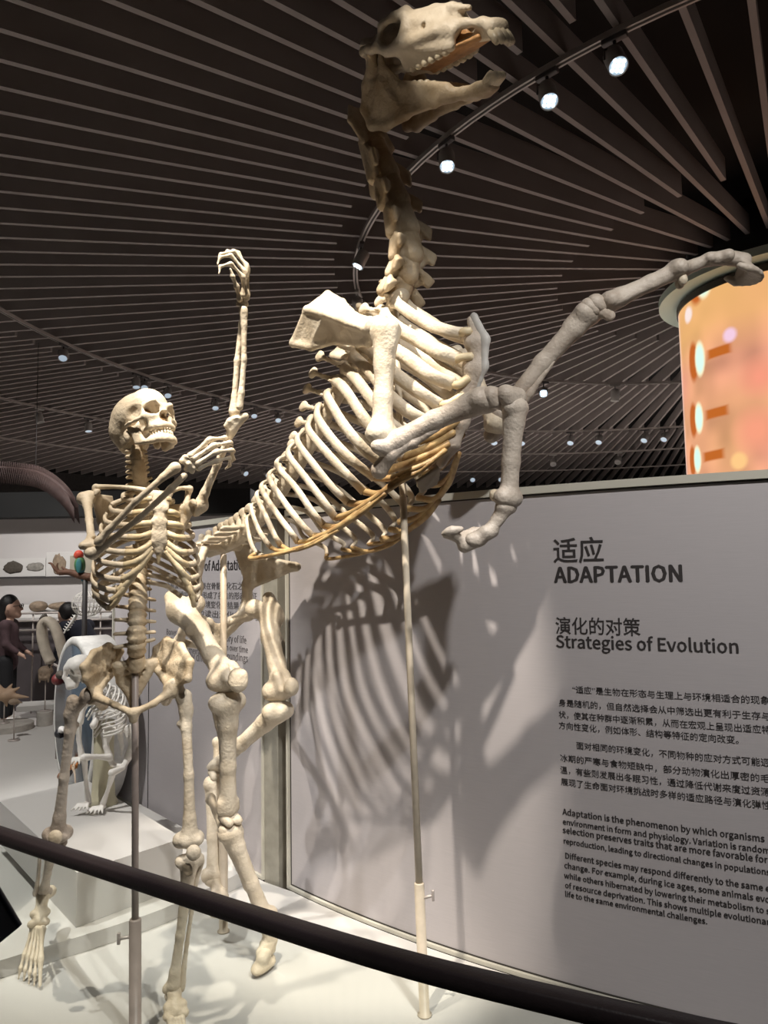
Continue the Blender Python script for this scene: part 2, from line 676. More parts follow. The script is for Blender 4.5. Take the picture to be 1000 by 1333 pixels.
R_TR = (3.36, 6.42, 8.75, 11.2)
track(R_TR[0], 60, 256, 'innermost curved lighting track around the screen column')
track(R_TR[1], 58, 238, 'second curved lighting track out, passing behind the raised bony hand')
track(R_TR[2], 58, 238, 'third curved lighting track out, behind the human skull')
track(R_TR[3], 58, 238, 'outermost curved lighting track near the far wall')


def on_track(x, y, ring):
    """the track point seen nearest to (x, y)"""
    p = PZ(x, y, Z_SLAT - 0.03)
    d = p[:2] - HUB
    d = d / np.linalg.norm(d) * R_TR[ring]
    return np.array([*(HUB + d), Z_SLAT - 0.03])


def track_light(x, y, ring, label, aim, on=True, size=1.0, dots=True, group=None):
    p = on_track(x, y, ring)
    t = thing('track_spotlight', p, label, 'spotlight', group)
    b = MB()
    tang = np.array([-(p[1] - HUB[1]), p[0] - HUB[0], 0])
    ang = math.atan2(tang[1], tang[0])
    b.box(p + [0, 0, -0.010], (0.11 * size, 0.03, 0.022), ang, 0.004)
    b.tube([p + [0, 0, -0.02], p + [0, 0, -0.055 * size]], 0.008, 8)
    b.out('adapter', LAMP_DARK if on else LAMP_M, t)
    c = p + np.array([0, 0, -0.105 * size])
    a = unit(np.array(aim, float) - c) if len(aim) == 3 else np.array([0, 0, -1.0])
    R = 0.043 * size
    b = MB()
    side = unit(np.cross(a, [0, 0, 1]) if abs(a[2]) < 0.98 else np.array([1.0, 0, 0]))
    b.tube([p + [0, 0, -0.05 * size], p + [0, 0, -0.06 * size] + side * R * 1.08, c + side * R * 1.1], 0.005, 6)
    b.out('yoke', LAMP_DARK, t)
    b = MB()
    b.lathe([(R * 0.55, -0.062 * size), (R * 0.92, -0.055 * size), (R, -0.04 * size), (R, 0.06 * size), (R * 0.93, 0.062 * size),
             (R * 0.9, 0.052 * size)], c, a, 20)
    h = b.out('lamp_head', LAMP_M, t)
    b = MB()
    b.lathe([(R * 0.88, 0.050 * size), (R * 0.88, 0.054 * size)], c, a, 20)
    b.out('lens', LENS_M if on else LENS_OFF, h, False)
    if on and dots:
        up = unit(np.cross(side, a))
        b = MB()
        for i in (-1, 0, 1):
            for j in (-1, 0, 1):
                b.ball(c + a * 0.056 * size + (side * i + up * j) * R * 0.46, R * 0.19, 8)
        b.out('led_array', LED_M, h)
    return t


TORSO = (-0.1, 2.2, 1.3)
track_light(797, 44, 0, 'lit white spotlight, uppermost on the innermost track', (1.1, 1.2, 0.5))
track_light(716, 98, 0, 'lit white spotlight, second from the top of the innermost track', (0.8, 1.6, 0.4))
track_light(578, 182, 0, 'lit white spotlight under the horse jaw on the innermost track', (0.3, 2.2, 0.3))
track_light(465, 318, 0, 'pale spotlight left of the horse neck, turned down to the left', (-1.6, 4.6, 0.3))
track_light(463, 380, 0, 'grey spotlight just above the horse shoulder blade, seen end on', (0.4, 9.5, 1.2), False)
track_light(700, 500, 0, 'lit spotlight right of the horse knee, on the far side of the innermost track', (0.6, 4.0, 0.9), True, 1.25)
track_light(797, 503, 0, 'dim spotlight below the raised horse hoof, on the far side of the innermost track', (2.6, 9.2, -0.2), False, 1.25)
for (x, y, l, tg) in [(14, 386, 'grey spotlight at the left edge on the second track', (-2.4, 3.2, 0)),
                      (108, 446, 'lit spotlight by itself above the human skull to the left', (-2.3, 4.2, 0)),
                      (188, 485, 'lit spotlight above the human skull, left one of the close pair', (-2.2, 6.8, -0.2)),
                      (197, 489, 'lit spotlight above the human skull, right one of the close pair', (-1.6, 4.6, 0)),
                      (224, 499, 'lit spotlight just right of the human skull top', (-1.6, 6.0, 0)),
                      (281, 517, 'lit spotlight left of the raised forearm', (-1.5, 6.8, 0)),
                      (329, 529, 'lit spotlight just right of the raised forearm', (-1.0, 6.8, 0)),
                      (357, 536, 'lit spotlight beside the horse back, rightmost left of the ribs', (-0.8, 6.8, 0))]:
    track_light(x, y, 1, l, tg, True, 1.0, False)
for (x, y, l, on) in [(632, 568, 'small lit spotlight behind the horse elbow', True),
                      (672, 567, 'small lit spotlight behind the horse cannon bone', True),
                      (738, 566, 'lit double-bright spotlight in the middle of the far track', True),
                      (776, 565, 'lit spotlight right of the double-bright one on the far track', True),
                      (837, 562, 'lit spotlight, second from the screen on the far track', True),
                      (863, 561, 'lit spotlight nearest the screen on the far track', True)]:
    track_light(x, y, 1, l, (x / 400.0, 9.5, 0.0), on, 1.3, False)
for (x, y, l, on) in [(48, 532, 'dark unlit spotlight at the left on the third track', False),
                      (122, 543, 'spotlight with a bright rim left of the human skull', True)]:
    track_light(x, y, 2, l, (-3.6, 9.6, 0), on, 1.2, False)
for (x, y, l, on) in [(712, 598, 'dark unlit spotlight on the third track below the lit row', False),
                      (800, 594, 'dark unlit spotlight on the third track nearer the screen', False),
                      (635, 602, 'small lit spotlight low behind the horse forearm', True),
                      (671, 601, 'small lit spotlight low behind the horse fetlock', True),
                      (288, 616, 'small lit spotlight under the human elbow', True),
                      (318, 618, 'small lit spotlight between the human elbow and the horse ribs', True)]:
    track_light(x, y, 2 if y < 600 else 3, l, (x / 300.0, 11.0, 0.0), on, 1.4, False)

# ------------------------------------------------------------------ screen column
col_c = HUB
RS, ZS0, ZS1 = 0.79, 1.2, 3.29
NA, NZ = 220, 320
a0, a1 = 146.0, 335.0
v, f, colr = [], [], []
rng = np.random.RandomState(3)


def vnoise(n, m, gx, gy, seed):
    r = np.random.RandomState(seed).rand(gx + 2, gy + 2)
    x = np.linspace(0, gx, n)
    y = np.linspace(0, gy, m)
    xi, yi = np.floor(x).astype(int), np.floor(y).astype(int)
    fx, fy = x - xi, y - yi
    fx, fy = fx * fx * (3 - 2 * fx), fy * fy * (3 - 2 * fy)
    A = r[np.ix_(xi, yi)] * (1 - fx)[:, None] + r[np.ix_(xi + 1, yi)] * fx[:, None]
    B = r[np.ix_(xi, yi + 1)] * (1 - fx)[:, None] + r[np.ix_(xi + 1, yi + 1)] * fx[:, None]
    return A * (1 - fy)[None] + B * fy[None]


ang = np.linspace(a0, a1, NA)
zz = np.linspace(ZS0, ZS1, NZ)
U = np.radians(ang)[:, None] * RS + zz[None] * 0
Z = zz[None] + ang[:, None] * 0
n1 = vnoise(NA, NZ, 9, 7, 5)
n2 = vnoise(NA, NZ, 22, 15, 8)
base = np.array([0.80, 0.40, 0.19]) * (1 - n1[..., None]) + np.array([0.88, 0.37, 0.25]) * n1[..., None]
base = base * (0.72 + 0.45 * n2[..., None])
band = np.clip((Z - 2.75) / 0.3, 0, 1)[..., None]
base = base * (1 - 0.7 * band) + np.array([0.90, 0.50, 0.17]) * 0.7 * band


def blend(img, m, c):
    m = np.clip(m, 0, 1)[..., None]
    return img * (1 - m) + np.array(c) * m


def deg_u(d):
    return math.radians(d) * RS


def soft(d, w):
    return np.clip(0.5 - d / w, 0, 1)


# the glowing ovals, bars and discs of the picture that is playing, by angle and height on the cylinder
img = base
def scr_at(x, y):
    d = ray(x, y)
    o = -HUB
    a_ = d[0] ** 2 + d[1] ** 2
    b_ = 2 * (d[0] * o[0] + d[1] * o[1])
    t = (-b_ - math.sqrt(max(b_ * b_ - 4 * a_ * (o @ o - RS * RS), 0))) / (2 * a_)
    p = EYE + d * t
    g = math.degrees(math.atan2(p[1] - HUB[1], p[0] - HUB[0])) % 360
    return g, p[2]


for (px, py, w, h, inner) in [(916, 366, 0.085, 0.13, (0.72, 0.98, 0.86)), (911, 467, 0.060, 0.135, (0.75, 1.0, 0.9)),
                              (910, 544, 0.055, 0.118, (0.75, 1.0, 0.9)), (908, 598, 0.055, 0.105, (0.72, 0.98, 0.88))]:
    dg, z = scr_at(px, py)
    u0 = deg_u(dg)
    e2 = np.sqrt(((U - u0 + 0.085) / (w * 1.1)) ** 2 + ((Z - z) / (h * 1.1)) ** 2)
    img = blend(img, soft(e2 - 1, 0.35), (0.55, 0.13, 0.02))
    e = np.sqrt(((U - u0) / w) ** 2 + ((Z - z) / h) ** 2)
    img = blend(img, soft(e - 1, 0.25), (1.0, 0.88, 0.55))
    img = blend(img, soft(e - 0.8, 0.3), inner)
    bar = np.maximum(np.abs(U - u0 - 0.19) / 0.10, np.abs(Z - z) / 0.035)
    img = blend(img, soft(bar - 1, 0.4), (0.55, 0.14, 0.02))
for (px, py, r, c) in [(950, 436, 0.05, (0.92, 0.62, 0.78)), (896, 410, 0.06, (0.98, 0.8, 0.75)), (985, 560, 0.12, (0.95, 0.36, 0.22)), (962, 600, 0.06, (1.0, 0.6, 0.25)), (990, 490, 0.10, (0.95, 0.34, 0.22))]:
    dg, z = scr_at(px, py)
    e = np.sqrt((U - deg_u(dg)) ** 2 + (Z - z) ** 2)
    img = blend(img, soft(e - r, 0.03 if r < 0.07 else 0.16), c)
edge = np.clip((168.0 - ang) / 8.0, 0, 1)[:, None] + 0 * Z
img = blend(img, edge * 0.7, (0.95, 0.7, 0.62))
img = np.clip(img, 0, 1)
for i in range(NA):
    ca, sa = math.cos(math.radians(ang[i])), math.sin(math.radians(ang[i]))
    for j in range(NZ):
        v.append((HUB[0] + RS * ca, HUB[1] + RS * sa, zz[j]))
for i in range(NA - 1):
    for j in range(NZ - 1):
        f.append((i * NZ + j, (i + 1) * NZ + j, (i + 1) * NZ + j + 1, i * NZ + j + 1))
scr_t = thing('screen_column', (HUB[0], HUB[1], FLOOR_Z), 'round column wrapped in a bright orange video screen', 'screen')
m, nt, N, L, bs = new_mat('video_picture')
at = N.new('ShaderNodeAttribute')
at.attribute_name = 'picture'
bs.inputs['Base Color'].default_value = (0.02, 0.02, 0.02, 1)
bs.inputs['Roughness'].default_value = 0.5
L.new(at.outputs['Color'], bs.inputs['Emission Color'])
bs.inputs['Emission Strength'].default_value = 1.0
SCREEN_MAT = m
scr = link_mesh('display', v, f, m, scr_t, True)
ca_ = scr.data.color_attributes.new('picture', 'FLOAT_COLOR', 'POINT')
ca_.data.foreach_set('color', np.concatenate([img.reshape(-1, 3), np.ones((NA * NZ, 1))], 1).ravel())
b = MB()
b.lathe([(RS - 0.012, FLOOR_Z), (RS - 0.012, ZS1 + 0.02)], (HUB[0], HUB[1], 0), (0, 0, 1), 72)
b.out('core', DARK_M, scr_t, True)
v, f = ring_band(RS - 0.03, RS + 0.012, ZS1, ZS1 + 0.05, 0, 360, 72)
link_mesh('bezel', v, f, DARK_M, scr_t, False)
v, f = ring_band(RS - 0.05, 0.935, ZS1 + 0.07, ZS1 + 0.13, 0, 360, 96)
link_mesh('collar_ring', v, f, RING_M, scr_t, False)
b = MB()
b.lathe([(RS - 0.1, ZS1), (RS - 0.1, 3.85)], (HUB[0], HUB[1], 0), (0, 0, 1), 48)
b.out('hanger', DARK_M, scr_t, True)

# ------------------------------------------------------------------ curved text wall
P_TOP = 1.505


def cyl_hit(x, y, c=PC, R=PR):
    d = ray(x, y)
    o = -c
    a_ = d[0] ** 2 + d[1] ** 2
    b_ = 2 * (d[0] * o[0] + d[1] * o[1])
    t = (-b_ - math.sqrt(b_ * b_ - 4 * a_ * (o @ o - R * R))) / (2 * a_)
    return EYE + d * t


def p_ang(x, y):
    p = cyl_hit(x, y)
    return math.degrees(math.atan2(p[1] - PC[1], p[0] - PC[0]))


def curved_panel(t, c, R, a0, a1, z0, z1, thick=0.08, frame=0.012):
    n = 48
    mb = ring_band(R - thick, R - 0.003, z0 + frame, z1 - frame, a0, a1, n, c)   # set behind the frame face
    link_mesh('panel_board', mb[0], mb[1], PANEL_M, t, False)
    da = math.degrees(frame / R)
    for nm, aa, bb, za, zb in (('top_cap', a0 - da, a1 + da, z1 - frame, z1 + 0.012), ('base_trim', a0 - da, a1 + da, z0, z0 + frame),
                               ('side_trim', a0 - da, a0, z0 + frame, z1 - frame), ('side_trim', a1, a1 + da, z0 + frame, z1 - frame)):
        w = ring_band(R - thick - 0.004, R + 0.010, za, zb, aa, bb, n if bb - aa > 2 else 2, c)
        link_mesh(nm, w[0], w[1], TRIM_M, t, False)
    w = ring_band(R - thick, R - 0.02, FLOOR_Z + 0.001, z0, a0, a1, n, c)
    link_mesh('footing', w[0], w[1], GAP_M, t, False)
    g = 0.005
    ga = math.degrees(g / R)
    for aa, bb, za, zb in ((a0, a1, z1 - frame - g, z1 - frame), (a0, a1, z0 + frame, z0 + frame + g), (a0, a0 + ga, z0 + frame, z1 - frame), (a1 - ga, a1, z0 + frame, z1 - frame)):
        w = ring_band(R - 0.004, R - 0.0015, za, zb, aa, bb, n if bb - aa > 2 else 1, c)
        link_mesh('shadow_gap', w[0], w[1], GAP_M, t, False)


# angles run clockwise seen from the visitor: the left end has the smaller angle on this convex wall
aL = p_ang(377, 950)
aR = p_ang(1000, 1000) + 6
A_LO, A_HI = min(aL, aR), max(aL, aR)
mid = PC + PR * np.array([math.cos(math.radians(aL)), math.sin(math.radians(aL))])
panel_t = thing('information_wall', (mid[0], mid[1], 0), 'curved grey text wall headed ADAPTATION behind the horse skeleton', 'information panel')
curved_panel(panel_t, PC, PR, A_LO, A_HI, 0.0, P_TOP)
try:                                  # Blender's own interface font; its built-in one otherwise
    import os
    VF = bpy.data.fonts.load(os.path.join(bpy.utils.system_resource('DATAFILES'), 'fonts', 'Noto Sans CJK Regular.woff2'))
except Exception:
    VF = None


def text_geo(body, size, bold=0.0, spacing=1.0):
    latin = all(ord(c) < 128 for c in body)
    cu = bpy.data.curves.new('t', 'FONT')
    cu.body = body
    if VF is not None and latin:
        cu.font = VF
    cu.size = size
    cu.offset = 0.0 if latin else bold
    cu.extrude = 0.0006
    cu.resolution_u = 2
    cu.space_character = spacing
    o = bpy.data.objects.new('t', cu)
    COL.objects.link(o)
    bpy.context.view_layer.update()
    dg = bpy.context.evaluated_depsgraph_get()
    me = bpy.data.meshes.new_from_object(o.evaluated_get(dg))
    v = np.array([x.co[:] for x in me.vertices]).reshape(-1, 3)
    f = [tuple(p.vertices) for p in me.polygons]
    bpy.data.objects.remove(o)
    bpy.data.meshes.remove(me)
    if latin and bold and len(v):          # heavier weight
        n = len(v)
        vs, fs = [], []
        for k, (dx, dy) in enumerate(((-bold, 0), (bold, 0), (0, bold * 0.7), (0, -bold * 0.7))):
            vs.append(v + [dx + bold, dy, 0.00002 * k])
            fs += [tuple(i + n * k for i in q) for q in f]
        v, f = np.vstack(vs), fs
    return v, f


def wall_text(t, name, body, s0, z, size, c, R, aref, width=None, bold=0.0, spacing=1.0, sign=1, material=None):
    """set a line of lettering on the curved wall: s0 metres along the wall from angle aref, baseline at z"""
    v, f = text_geo(body, size, bold, spacing)
    if len(v) == 0:
        return None
    if width:
        k = width / v[:, 0].max()
        v[:, 0] *= k
        if all(ord(q) < 128 for q in body):
            v[:, 1] *= k * 1.04
    a_ = math.radians(aref) + sign * (s0 + v[:, 0]) / R
    rr = R - 0.002 + v[:, 2]
    w = np.stack([c[0] + rr * np.cos(a_), c[1] + rr * np.sin(a_), z + v[:, 1]], 1)
    return link_mesh(name, w, f, material or INK, t, False)


def s_of(x, y):
    return math.radians(p_ang(x, y) - aL) * PR


def z_of(x, y):
    return cyl_hit(x, y)[2]


# (text, x left, y baseline left, x right at the same line, y right, size factor, bold)
LINES = [('heading', '适应', (720, 730), (786, 729), 0.0010),
         ('heading', 'ADAPTATION', (721, 759), (889, 756), 0.0011),
         ('subheading', '演化的对策', (723, 824), (834, 825), 0.0004),
         ('subheading', 'Strategies of Evolution', (723, 844), (962, 849), 0.0005)]
for nm, tx, l, r, bo in LINES:
    s0, s1 = s_of(*l), s_of(*r)
    z = 0.5 * (z_of(*l) + z_of(*r))
    cap = {'适应': 0.083, 'ADAPTATION': 0.088, '演化的对策': 0.056, 'Strategies of Evolution': 0.066}[tx]
    wall_text(panel_t, nm, tx, s0, z, cap, PC, PR, aL, s1 - s0, bo)
ZHB = ['“适应”是生物在形态与生理上与环境相适合的现象', '身是随机的，但自然选择会从中筛选出更有利于生存与', '状，使其在种群中逐渐积累，从而在宏观上呈现出适应特',
       '方向性变化，例如体形、结构等特征的定向改变。', '面对相同的环境变化，不同物种的应对方式可能迥', '冰期的严寒与食物短缺中，部分动物演化出厚密的毛',
       '温，有些则发展出冬眠习性，通过降低代谢来度过资源', '展现了生命面对环境挑战时多样的适应路径与演化弹性']
ZHP = [((745, 900), (1003, 918)), ((727, 916), (1003, 940)), ((727, 932), (1004, 957)), ((727, 948), (962, 968)),
       ((750, 974), (1003, 998)), ((729, 990), (1003, 1019)), ((729, 1006), (1003, 1036)), ((730, 1022), (1004, 1053))]
for tx, (l, r) in zip(ZHB, ZHP):
    s0, s1 = s_of(*l), s_of(*r)
    wall_text(panel_t, 'text_line', tx, s0, 0.5 * (z_of(*l) + z_of(*r)), 0.024, PC, PR, aL, s1 - s0, 0.0)
ENB = ['Adaptation is the phenomenon by which organisms', 'environment in form and physiology. Variation is random', 'selection preserves traits that are more favorable for',
       'reproduction, leading to directional changes in populations', 'Different species may respond differently to the same e', 'change. For example, during ice ages, some animals evo',
       'while others hibernated by lowering their metabolism to s', 'of resource deprivation. This shows multiple evolutionar', 'life to the same environmental challenges.']
ENP = [((732, 1060), (996, 1097)), ((732, 1073), (1003, 1112)), ((732, 1085), (1000, 1123)), ((733, 1098), (1003, 1140)),
       ((735, 1117), (1003, 1162)), ((734, 1129), (1003, 1177)), ((734, 1142), (1003, 1192)), ((735, 1155), (1003, 1206)), ((735, 1167), (921, 1204))]
for tx, (l, r) in zip(ENB, ENP):
    s0, s1 = s_of(*l), s_of(*r)
    wall_text(panel_t, 'text_line', tx, s0, 0.5 * (z_of(*l) + z_of(*r)), 0.0245, PC, PR, aL, s1 - s0, 0.0002)

# second text wall behind the horse's hind legs, and the post between the two
Q0, Q1, Q2 = PZ(345, 1145, 0), PZ(296, 1118, 0), None
dq = unit((Q1 - Q0)[:2])
Q2 = PY(148, 800, 1.0)
# meet the sight line of its left edge
dl = ray(148, 820)
A_ = np.array([[dl[0], -dq[0]], [dl[1], -dq[1]]])
tq = np.linalg.solve(A_, Q0[:2])[1]
QL = Q0[:2] + dq * tq
nrm = np.array([-dq[1], dq[0]])
if nrm[1] < 0:
    nrm = -nrm
wt = thing('information_wall', (Q0[0], Q0[1], 0), 'grey text wall seen between the two skeletons, behind the hind legs', 'information panel')


def flat_piece(nm, s0, s1, z0, z1, d0, d1, material):
    v = []
    for z in (z0, z1):
        for s, d in ((s0, d0), (s1, d0), (s1, d1), (s0, d1)):
            p = Q0[:2] + dq * s + nrm * d
            v.append((p[0], p[1], z))
    f = [(0, 1, 2, 3), (7, 6, 5, 4), (1, 0, 4, 5), (2, 1, 5, 6), (3, 2, 6, 7), (0, 3, 7, 4)]
    return link_mesh(nm, v, f, material, wt, False)


ZT2 = 1.505
flat_piece('footing', 0.0, tq, FLOOR_Z + 0.001, 0.0, 0.02, 0.08, GAP_M)
flat_piece('panel_board', 0.012, tq - 0.012, 0.012, ZT2 - 0.012, 0.003, 0.08, PANEL_M)
flat_piece('top_cap', 0, tq, ZT2 - 0.012, ZT2 + 0.012, -0.01, 0.085, TRIM_M)
flat_piece('base_trim', 0, tq, 0, 0.012, -0.01, 0.085, TRIM_M)
flat_piece('side_trim', 0, 0.012, 0.012, ZT2 - 0.012, -0.01, 0.085, TRIM_M)
flat_piece('side_trim', tq - 0.012, tq, 0.012, ZT2 - 0.012, -0.01, 0.085, TRIM_M)
flat_piece('shadow_gap', 0.012, 0.02, 0.012, ZT2 - 0.012, 0.001, 0.004, GAP_M)
flat_piece('panel_seam', tq * 0.70, tq * 0.70 + 0.006, 0.012, ZT2 - 0.012, 0.001, 0.004, GAP_M)


def flat_text(nm, tx, x, y, xr, yr, size, bold=0.0):
    def hit(px, py):
        d = ray(px, py)
        A2 = np.array([[d[0], -dq[0]], [d[1], -dq[1]]])
        k, s = np.linalg.solve(A2, Q0[:2])
        return s, (EYE + d * k)[2]
    sl, z = hit(x, y)
    sr, zr = hit(xr, yr)
    v, f = text_geo(tx, size, bold)
    k = (sl - sr) / v[:, 0].max()
    v[:, 0] *= k
    if all(ord(q) < 128 for q in tx):
        v[:, 1] *= k
    w = []
    for p in v:
        q = Q0[:2] + dq * (sl - p[0]) + nrm * (0.002 - p[2])
        w.append((q[0], q[1], z + p[1]))
    return link_mesh(nm, w, f, INK if nm == 'heading' else INK_SOFT, wt, False)


flat_text('heading', 'Evidence of Adaptation', 232, 744, 320, 742, 0.062, 0.0005)
for i, (y, xr, tx) in enumerate([(764, 322, '生命演化的历史记录在骨骼与化石之中'), (775, 334, '不同环境中的物种形成了各自的形态特征'), (786, 335, '这些差异是适应环境变化的结果与证据'), (797, 335, '我们可以从中读出演化的方向')]):
    flat_text('text_line', tx, 216, y + 2, xr, y, 0.036)
for i, (y, xr, tx) in enumerate([(824, 320, 'Bones and fossils record the history of life'), (834, 322, 'and the forms that species have taken over time'), (844, 322, 'in answer to their changing surroundings'), (852, 308, 'across many different places')]):
    flat_text('text_line', tx, 216, y + 2, xr, y, 0.03)

# grey post between the walls
pa_, pb_ = PZ(344, 1145, 0), PZ(363, 1151, 0)
pt = MB()
du = unit((pb_ - pa_)[:2])
dv = np.array([-du[1], du[0]])
pc_ = (pa_ + pb_)[:2] / 2 + dv * 0.05
pt.box((pc_[0], pc_[1], 0.626), (np.linalg.norm(pb_ - pa_), 0.10, 1.75), math.atan2(du[1], du[0]), 0.003)
tag(pt.out('wall_post', mat('post_grey', (0.30, 0.285, 0.24), 0.45), None, False), 'square grey post between the two text walls', 'post')

# ------------------------------------------------------------------ barrier rail in front
rail_t = thing('barrier_rail', (rp_[45][0], rp_[45][1], FLOOR_Z), 'dark curved handrail crossing in front of both skeletons', 'handrail')
v, f = [], []
T = np.gradient(rp_, axis=0)
prof = [(x * 0.9, y * 0.72) for x, y in [(-0.016, -0.021), (0.016, -0.021), (0.021, -0.016), (0.021, 0.016), (0.016, 0.021), (-0.016, 0.021), (-0.021, 0.016), (-0.021, -0.016)]]
for i, p in enumerate(rp_):
    t_ = unit(T[i])
    s_ = unit(np.cross(t_, [0, 0, 1]))
    for a_, b_ in prof:
        v.append(p + s_ * a_ + np.array([0, 0, 1]) * b_)
for i in range(len(rp_) - 1):
    for k in range(8):
        k2 = (k + 1) % 8
        f.append((i * 8 + k, i * 8 + k2, (i + 1) * 8 + k2, (i + 1) * 8 + k))
f.append(tuple(range(8))[::-1])
f.append(tuple((len(rp_) - 1) * 8 + k for k in range(8)))
link_mesh('rail', v, f, RAIL_M, rail_t, True)
GL, nt, N, L, bs = new_mat('clear_glass')
tr = N.new('ShaderNodeBsdfTransparent')
tr.inputs[0].default_value = (0.965, 0.985, 0.965, 1)
gl = N.new('ShaderNodeBsdfGlossy')
gl.inputs['Roughness'].default_value = 0.03
mx = N.new('ShaderNodeMixShader')
mx.inputs[0].default_value = 0.03
L.new(tr.outputs[0], mx.inputs[1])
L.new(gl.outputs[0], mx.inputs[2])
L.new(mx.outputs[0], N['Material Output'].inputs['Surface'])
v, f = [], []
for i, p in enumerate(rp_):
    s_ = unit(np.cross(unit(T[i]), [0, 0, 1])) * 0.004
    for sg in (-1, 1):
        for z in (FLOOR_Z + 0.01, RZ - 0.0205):
            v.append((p[0] + s_[0] * sg, p[1] + s_[1] * sg, z))
for i in range(len(rp_) - 1):
    a_, c_ = i * 4, i * 4 + 4
    f += [(a_, c_, c_ + 1, a_ + 1), (a_ + 2, a_ + 3, c_ + 3, c_ + 2), (a_ + 1, c_ + 1, c_ + 3, a_ + 3), (a_, a_ + 2, c_ + 2, c_)]
link_mesh('glass_pane', v, f, GL, rail_t, True)
# ------------------------------------------------------------------ the rearing horse
# its plane of symmetry passes through the neck base and the croup; w is the distance to its left
PT1 = np.array([0.05, 2.2])
FWD = unit([0.77, -0.64])
LFT = np.array([-FWD[1], FWD[0]])


def PL(x, y, w=0.0):
    """the point seen at (x, y) lying w metres to the horse's left of its middle plane"""
    d = ray(x, y)
    t = (w + PT1 @ LFT - EYE[:2] @ LFT) / (d[:2] @ LFT)
    return EYE + d * t


def mir(p):
    p = np.array(p, float)
    w = (p[:2] - PT1) @ LFT
    p[:2] -= 2 * w * LFT
    return p


def off(p, fwd=0.0, left=0.0, up=0.0):
    return np.array(p, float) + np.array([*(FWD * fwd + LFT * left), up])


horse = thing('horse_skeleton', PZ(430, 1290, 0), 'rearing horse skeleton with raised front legs, on two poles', 'skeleton')
L3 = np.array([*LFT, 0.0])
F3 = np.array([*FWD, 0.0])
UP = np.array([0, 0, 1.0])

# --- backbone: middle-plane line of the vertebral bodies
spine = crom([PL(518, 392), PL(500, 420), PL(480, 448), PL(460, 478), PL(440, 512), PL(420, 548), PL(400, 584), PL(378, 620), PL(356, 652),
              PL(334, 680), PL(308, 702), PL(286, 712)], 8)
sl = np.r_[0, np.cumsum(np.linalg.norm(np.diff(spine, axis=0), axis=1))]


def sp_at(t):
    """point and headward direction at fraction t of the trunk (0 = first thoracic, 1 = croup)"""
    s = t * sl[-1]
    p = np.array([np.interp(s, sl, spine[:, i]) for i in range(3)])
    q = np.array([np.interp(min(s + 0.02, sl[-1]), sl, spine[:, i]) for i in range(3)])
    r = np.array([np.interp(max(s - 0.02, 0), sl, spine[:, i]) for i in range(3)])
    return p, unit(r - q)


def dorsal(a):
    """away from the belly, square to the axis a, in the middle plane"""
    d = np.cross(L3, a)
    return unit(d) if unit(d) @ (-F3 + 0.6 * UP) > 0 else -unit(d)


def vertebra(name, p, a, body_r, body_l, spine_h, spine_lean, trans, mat_=BONE, wing=0.0):
    d = dorsal(a)
    lat = unit(np.cross(a, d))
    b = Blob(0.006, 0.012)
    b.cap(p - a * body_l * 0.42, p + a * body_l * 0.42, body_r, body_r * 0.92)
    b.ell(p + a * body_l * 0.45, (body_r * 0.8,) * 3)
    b.cap(p + d * body_r * 0.9, p + d * body_r * 1.5, body_r * 0.75, body_r * 0.55)
    if spine_h:
        tip = p + d * (body_r + spine_h) - a * spine_lean
        b.cap(p + d * body_r, tip, body_r * 0.42, body_r * 0.36, None, False, (lat, 0.55))
        b.cap(tip - a * 0.01, tip + a * 0.012, body_r * 0.42, body_r * 0.38)
    for s in (-1, 1):
        b.cap(p + d * body_r * 0.5, p + lat * s * (body_r + trans) + d * body_r * (0.6 if not wing else 0.2), body_r * 0.42, body_r * 0.28, None, False, (d, 0.6))
        if wing:
            b.cap(p + lat * s * (body_r + trans * 0.4), p + lat * s * (body_r + trans) - a * 0.01, body_r * 0.5, body_r * 0.42, None, False, (d, 0.4))
    return b.out(name, mat_, horse)


TV = []
for i in range(18):
    t = i / 17.0 * 0.80
    p, a = sp_at(t)
    h = [0.04, 0.08, 0.12, 0.14, 0.14, 0.13, 0.12, 0.11, 0.085, 0.07, 0.06, 0.05, 0.045, 0.045, 0.045, 0.045, 0.045, 0.045][i]
    TV.append((p, a))
    vertebra('thoracic_vertebra', p, a, 0.027, 0.046, h, 0.04 if i < 11 else 0.01, 0.022)
for i in range(5):
    p, a = sp_at(0.845 + i * 0.033)
    vertebra('lumbar_vertebra', p, a, 0.027, 0.045, 0.05, 0.0, 0.085, BONE, 1.0)
# sacrum and the first tail bones
sa = [sp_at(0.98)[0], PL(272, 716), PL(258, 712), PL(246, 716)]
b = Blob(0.006, 0.014)
b.path(sa, [0.032, 0.026, 0.02, 0.015])
for k in range(4):
    q = sa[0] * (1 - k / 3.5) + sa[2] * (k / 3.5)
    b.cap(q, q + dorsal(unit(sa[0] - sa[2])) * (0.075 - 0.012 * k), 0.012, 0.014)
b.cap(sa[0] + L3 * 0.07, sa[0] - L3 * 0.07, 0.022)
b.out('sacrum', BONE, horse)
b = Blob(0.005, 0.008)
tl = [PL(244, 720), PL(238, 732), PL(234, 748), PL(232, 766)]
for i in range(3):
    b.cap(tl[i], tl[i] * 0.35 + tl[i + 1] * 0.65, 0.013 - 0.002 * i, 0.011 - 0.002 * i)
b.out('tail_bone', BONE, horse)

